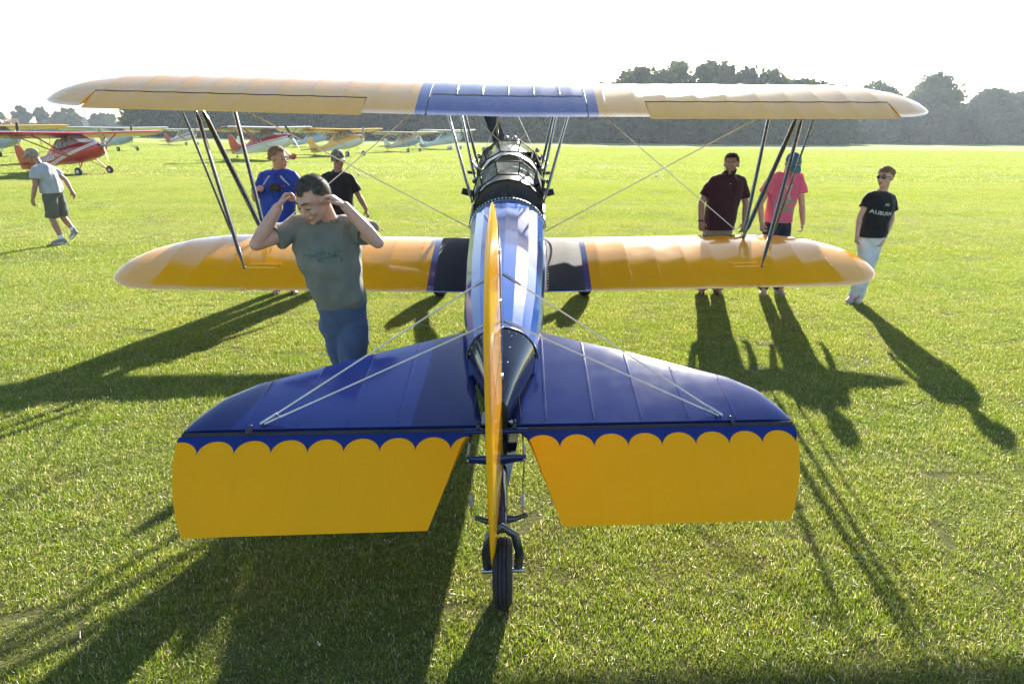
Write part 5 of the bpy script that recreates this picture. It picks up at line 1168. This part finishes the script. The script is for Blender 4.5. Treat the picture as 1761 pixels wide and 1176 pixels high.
# --- man in the royal blue polo
C_rb = cloth('royal_blue_polyester', (.015, .055, .42), .6); C_gry = pm('pale_grey_piping', (.5, .5, .55), .7); C_shd = cloth('dark_shorts', (.05, .05, .06))
bl = Human('sandy haired man in a royal blue polo and glasses holding a small camera', (-3.12, 9.18, g0(9.18)),
    head=(.095, 0, 1.815), F=(.86, -.50, -.05), hs=1.16, g=1.08, nb=(.07, .02, 1.67), lat0=LX, lat1=(.97, -.2, 0),
    torso=[((-.03, 0, .80), .10, .09), ((-.03, 0, .88), .20, .15), ((-.02, 0, 1.0), .205, .16), ((0, 0, 1.2), .20, .15), ((.03, 0, 1.36), .205, .14), ((.05, .01, 1.49), .212, .13), ((.06, .02, 1.59), .19, .105), ((.065, .02, 1.64), .12, .08), ((.07, .02, 1.68), .062, .06)],
    sha=(-.135, .02, 1.575), shb=(.255, -.03, 1.595), ela=(-.25, -.06, 1.30), elb=(.345, -.02, 1.29), wra=(-.195, -.22, 1.415), wrb=(.34, -.08, 1.05),
    hda=((.7, -.35, .35), (.3, .6, -.6), (0, .2, 1), .9), hdb=((0, -.2, -1), (-.8, .2, 0), (-.2, -.9, .3), .5),
    hpa=(-.12, 0, .86), hpb=(.07, 0, .86), kna=(-.15, -.02, .48), knb=(.06, -.02, .48), ana=(-.17, .03, .09), anb=(.06, .03, .09), toa=(-.14, -.12, .035), tob=(.12, -.12, .035))
bl.body(.0072, SK); bl.face(H_blond); bl.glasses(False); bl.hair(H_blond, lambda r, f, u: std_keep(r, f, u, .50), lambda r, f, u: (.3, -.9, .1), .030, 3000, 1.12, .0018)
bl.shirt(.009, C_rb, .74, .86, polo=True, seed=41, sr=.085, amp=.013); bl.pants(.011, C_shd, .90, seed=5, rk=.088, ra=.08); bl.shoes(M_blk, M_rubber)
for k, sg in (('a', -1), ('b', 1)):
    a = V(bl.P['sh' + k]) + V((-sg * .02, 0, .07)); pts = [bl.proj(V((.055 + sg * (.07 + .10 * q), 0, 1.60 - .12 * q)), Fm, .003) for q in np.linspace(0, 1, 6)]
    MB().tube(pts, (.011, .002), 6, flat=True, side=LX).build('sleeve_piping', C_gry, bl.sh)
vs, fs = [(-.035, -.008, 0), (.035, -.008, 0), (.035, .008, 0), (-.035, .008, 0)], [(0, 1, 2, 3)]
bl.print_text('', 1, (.14, 0, 1.475), LX, (0, 0, 1), pm('orange_red_stitching', (.5, .06, .02), .7), Fm, 'chest_emblem', sub=(vs, fs))
ct = thing('camera', 'small black camera held in the hand of the man in the blue polo', 'camera', (-3.03, 8.92, g0(9.18) + 1.455))
mb = MB(); mb.box((0, 0, 0), (.13, .05, .085)); mb.box((0, 0, .052), (.05, .045, .03)); mb.build('camera_body', M_blk, ct, smooth=False); MB().tube([(.02, -.02, 0), (.02, -.06, -.002), (.02, -.10, -.004)], [.034, .036, .033], 14).build('lens', M_blk, ct)
MB().tube([(-.06, 0, .04), (-.08, .05, .0), (-.07, .04, -.10), (-.02, .03, -.12), (.05, .01, -.06), (.065, 0, .03)], (.006, .002), 6, flat=True).build('strap', M_blk, ct)
# --- man in the camouflage cap and black polo
def mat_camo():
    b = NB('camouflage_cloth'); v = b.obj(); c = b.mix(b.ramp(b.noise(22, 1, v), .48, .52), (.16, .17, .12), (.30, .29, .22)); c = b.mix(b.ramp(b.noise(31, 1, v), .56, .60), c, (.05, .06, .05)); b.l(c, b.p.inputs['Base Color']); b.p.inputs['Roughness'].default_value = .9; return b.m
cm = Human('man in a camouflage cap, sunglasses and black polo walking beyond the wing', (-2.42, 10.0, g0(10)),
    head=(-.062, 0, 1.775), F=(.42, -.9, -.08), hs=1.10, g=1.0, nb=(-.09, .02, 1.60), lat0=LX, lat1=(.98, .12, 0),
    torso=[((-.10, 0, .84), .10, .09), ((-.10, 0, .92), .175, .13), ((-.10, 0, 1.05), .172, .13), ((-.10, 0, 1.2), .175, .13), ((-.10, 0, 1.35), .190, .13), ((-.10, .01, 1.45), .195, .12), ((-.095, .02, 1.53), .172, .10), ((-.09, .02, 1.575), .11, .075), ((-.09, .02, 1.61), .06, .06)],
    sha=(-.265, 0, 1.52), shb=(.075, .03, 1.515), ela=(-.38, 0, 1.25), elb=(.165, .06, 1.265), wra=(-.41, -.1, 1.02), wrb=(.265, .02, 1.075),
    hda=((0, -.2, -1), (.8, .2, 0), (.2, -.9, .3), .5), hdb=((.3, -.2, -1), (-.8, .2, 0), (-.2, -.9, .3), .4),
    hpa=(-.19, 0, .88), hpb=(-.01, 0, .88), kna=(-.20, -.05, .49), knb=(0, .05, .49), ana=(-.20, -.02, .09), anb=(.0, .10, .10), toa=(-.17, -.17, .035), tob=(.03, -.05, .035))
cm.body(.0072, SKt); cm.face(H_dark); cm.glasses(True); cm.hair(H_grey, lambda r, f, u: f < .3 and -.5 < u < .2, back, .012, 500, 1.02, .002); cm.cap(mat_camo())
cm.shirt(.009, cloth('black_pique', (.016, .015, .014), .7), .78, .92, polo=True, seed=51, sr=.082); cm.pants(.011, C_kh, .95, seed=15, rk=.085, ra=.075); cm.shoes(M_blk, M_rubber)
# --- man in the khaki cap and grey shorts striding to the left
C_lt = cloth('light_grey_cotton', (.42, .43, .45)); C_sh = cloth('olive_grey_shorts', (.13, .125, .105)); C_kc = cloth('khaki_cap_cotton', (.33, .29, .20))
sm_ = Human('man in a khaki cap, pale t-shirt and shorts striding past the red aeroplane', (-8.90, 13.6, g0(13.6)),
    head=(-.175, 0, 1.665), F=(-.96, -.12, -.22), U=(-.15, 0, 1), hs=1.12, g=1.02, nb=(-.075, .01, 1.50), lat0=(.12, -.99, 0), lat1=(.10, -.99, 0),
    torso=[((.03, 0, .90), .10, .09), ((.03, 0, .99), .17, .155), ((.02, 0, 1.10), .172, .165), ((.005, 0, 1.22), .18, .165), ((-.005, 0, 1.33), .19, .14), ((-.02, 0, 1.42), .18, .115), ((-.05, 0, 1.475), .12, .08), ((-.075, 0, 1.51), .06, .06)],
    sha=(-.06, -.20, 1.42), shb=(-.02, .20, 1.42), ela=(-.075, -.26, 1.15), elb=(.16, .25, 1.20), wra=(-.165, -.28, .90), wrb=(.245, .22, 1.0),
    hda=((-.15, -.05, -1), (.2, .9, 0), (-.9, 0, .2), .5), hdb=((.35, 0, -1), (-.2, -.9, 0), (-.9, 0, .2), .4),
    hpa=(.02, -.09, .93), hpb=(.04, .09, .93), kna=(-.03, -.09, .49), knb=(.06, .09, .50), ana=(.055, -.09, .10), anb=(.19, .10, .25), toa=(-.13, -.10, .035), tob=(.10, .10, .10))
sm_.body(.0075, SKt); sm_.face(H_lg); sm_.hair(H_lg, lambda r, f, u: f < .3 and -.55 < u < .2, back, .014, 500, 1.02, .002); sm_.cap(C_kc); sm_.glasses(True)
sm_.shirt(.009, C_lt, .60, .985, seed=61, sr=.088, amp=.014); sm_.pants(.011, C_sh, 1.02, frac=.92, seed=25, rk=.105, rh=.115, name='shorts'); sm_.shoes(pm('grey_trainer', (.22, .23, .26), .7), M_white)
for k in 'ab':
    an = V(sm_.P['an' + k]); kn = V(sm_.P['kn' + k]); MB().tube([an.lerp(kn, .04), an.lerp(kn, .22)], [.048, .048], 12).build('sock', M_white, sm_.t)

# ------------------------------------------------------------------ thin summer haze over the field
hb = MB().box((0, 180, 21.0), (1500, 1400, 66)); hz = hb.build('haze', [], smooth=False, kind='stuff'); hz['label'] = 'thin pale summer haze over the field'
hm_ = bpy.data.materials.new('haze_air'); hm_.use_nodes = True; ht = hm_.node_tree; ht.nodes.remove(ht.nodes['Principled BSDF'])
vp = ht.nodes.new('ShaderNodeVolumePrincipled'); vp.inputs['Density'].default_value = .00025; vp.inputs['Color'].default_value = (.76, .88, 1, 1); vp.inputs['Anisotropy'].default_value = .35
ht.links.new(vp.outputs[0], ht.nodes['Material Output'].inputs['Volume']); hz.data.materials.append(hm_)
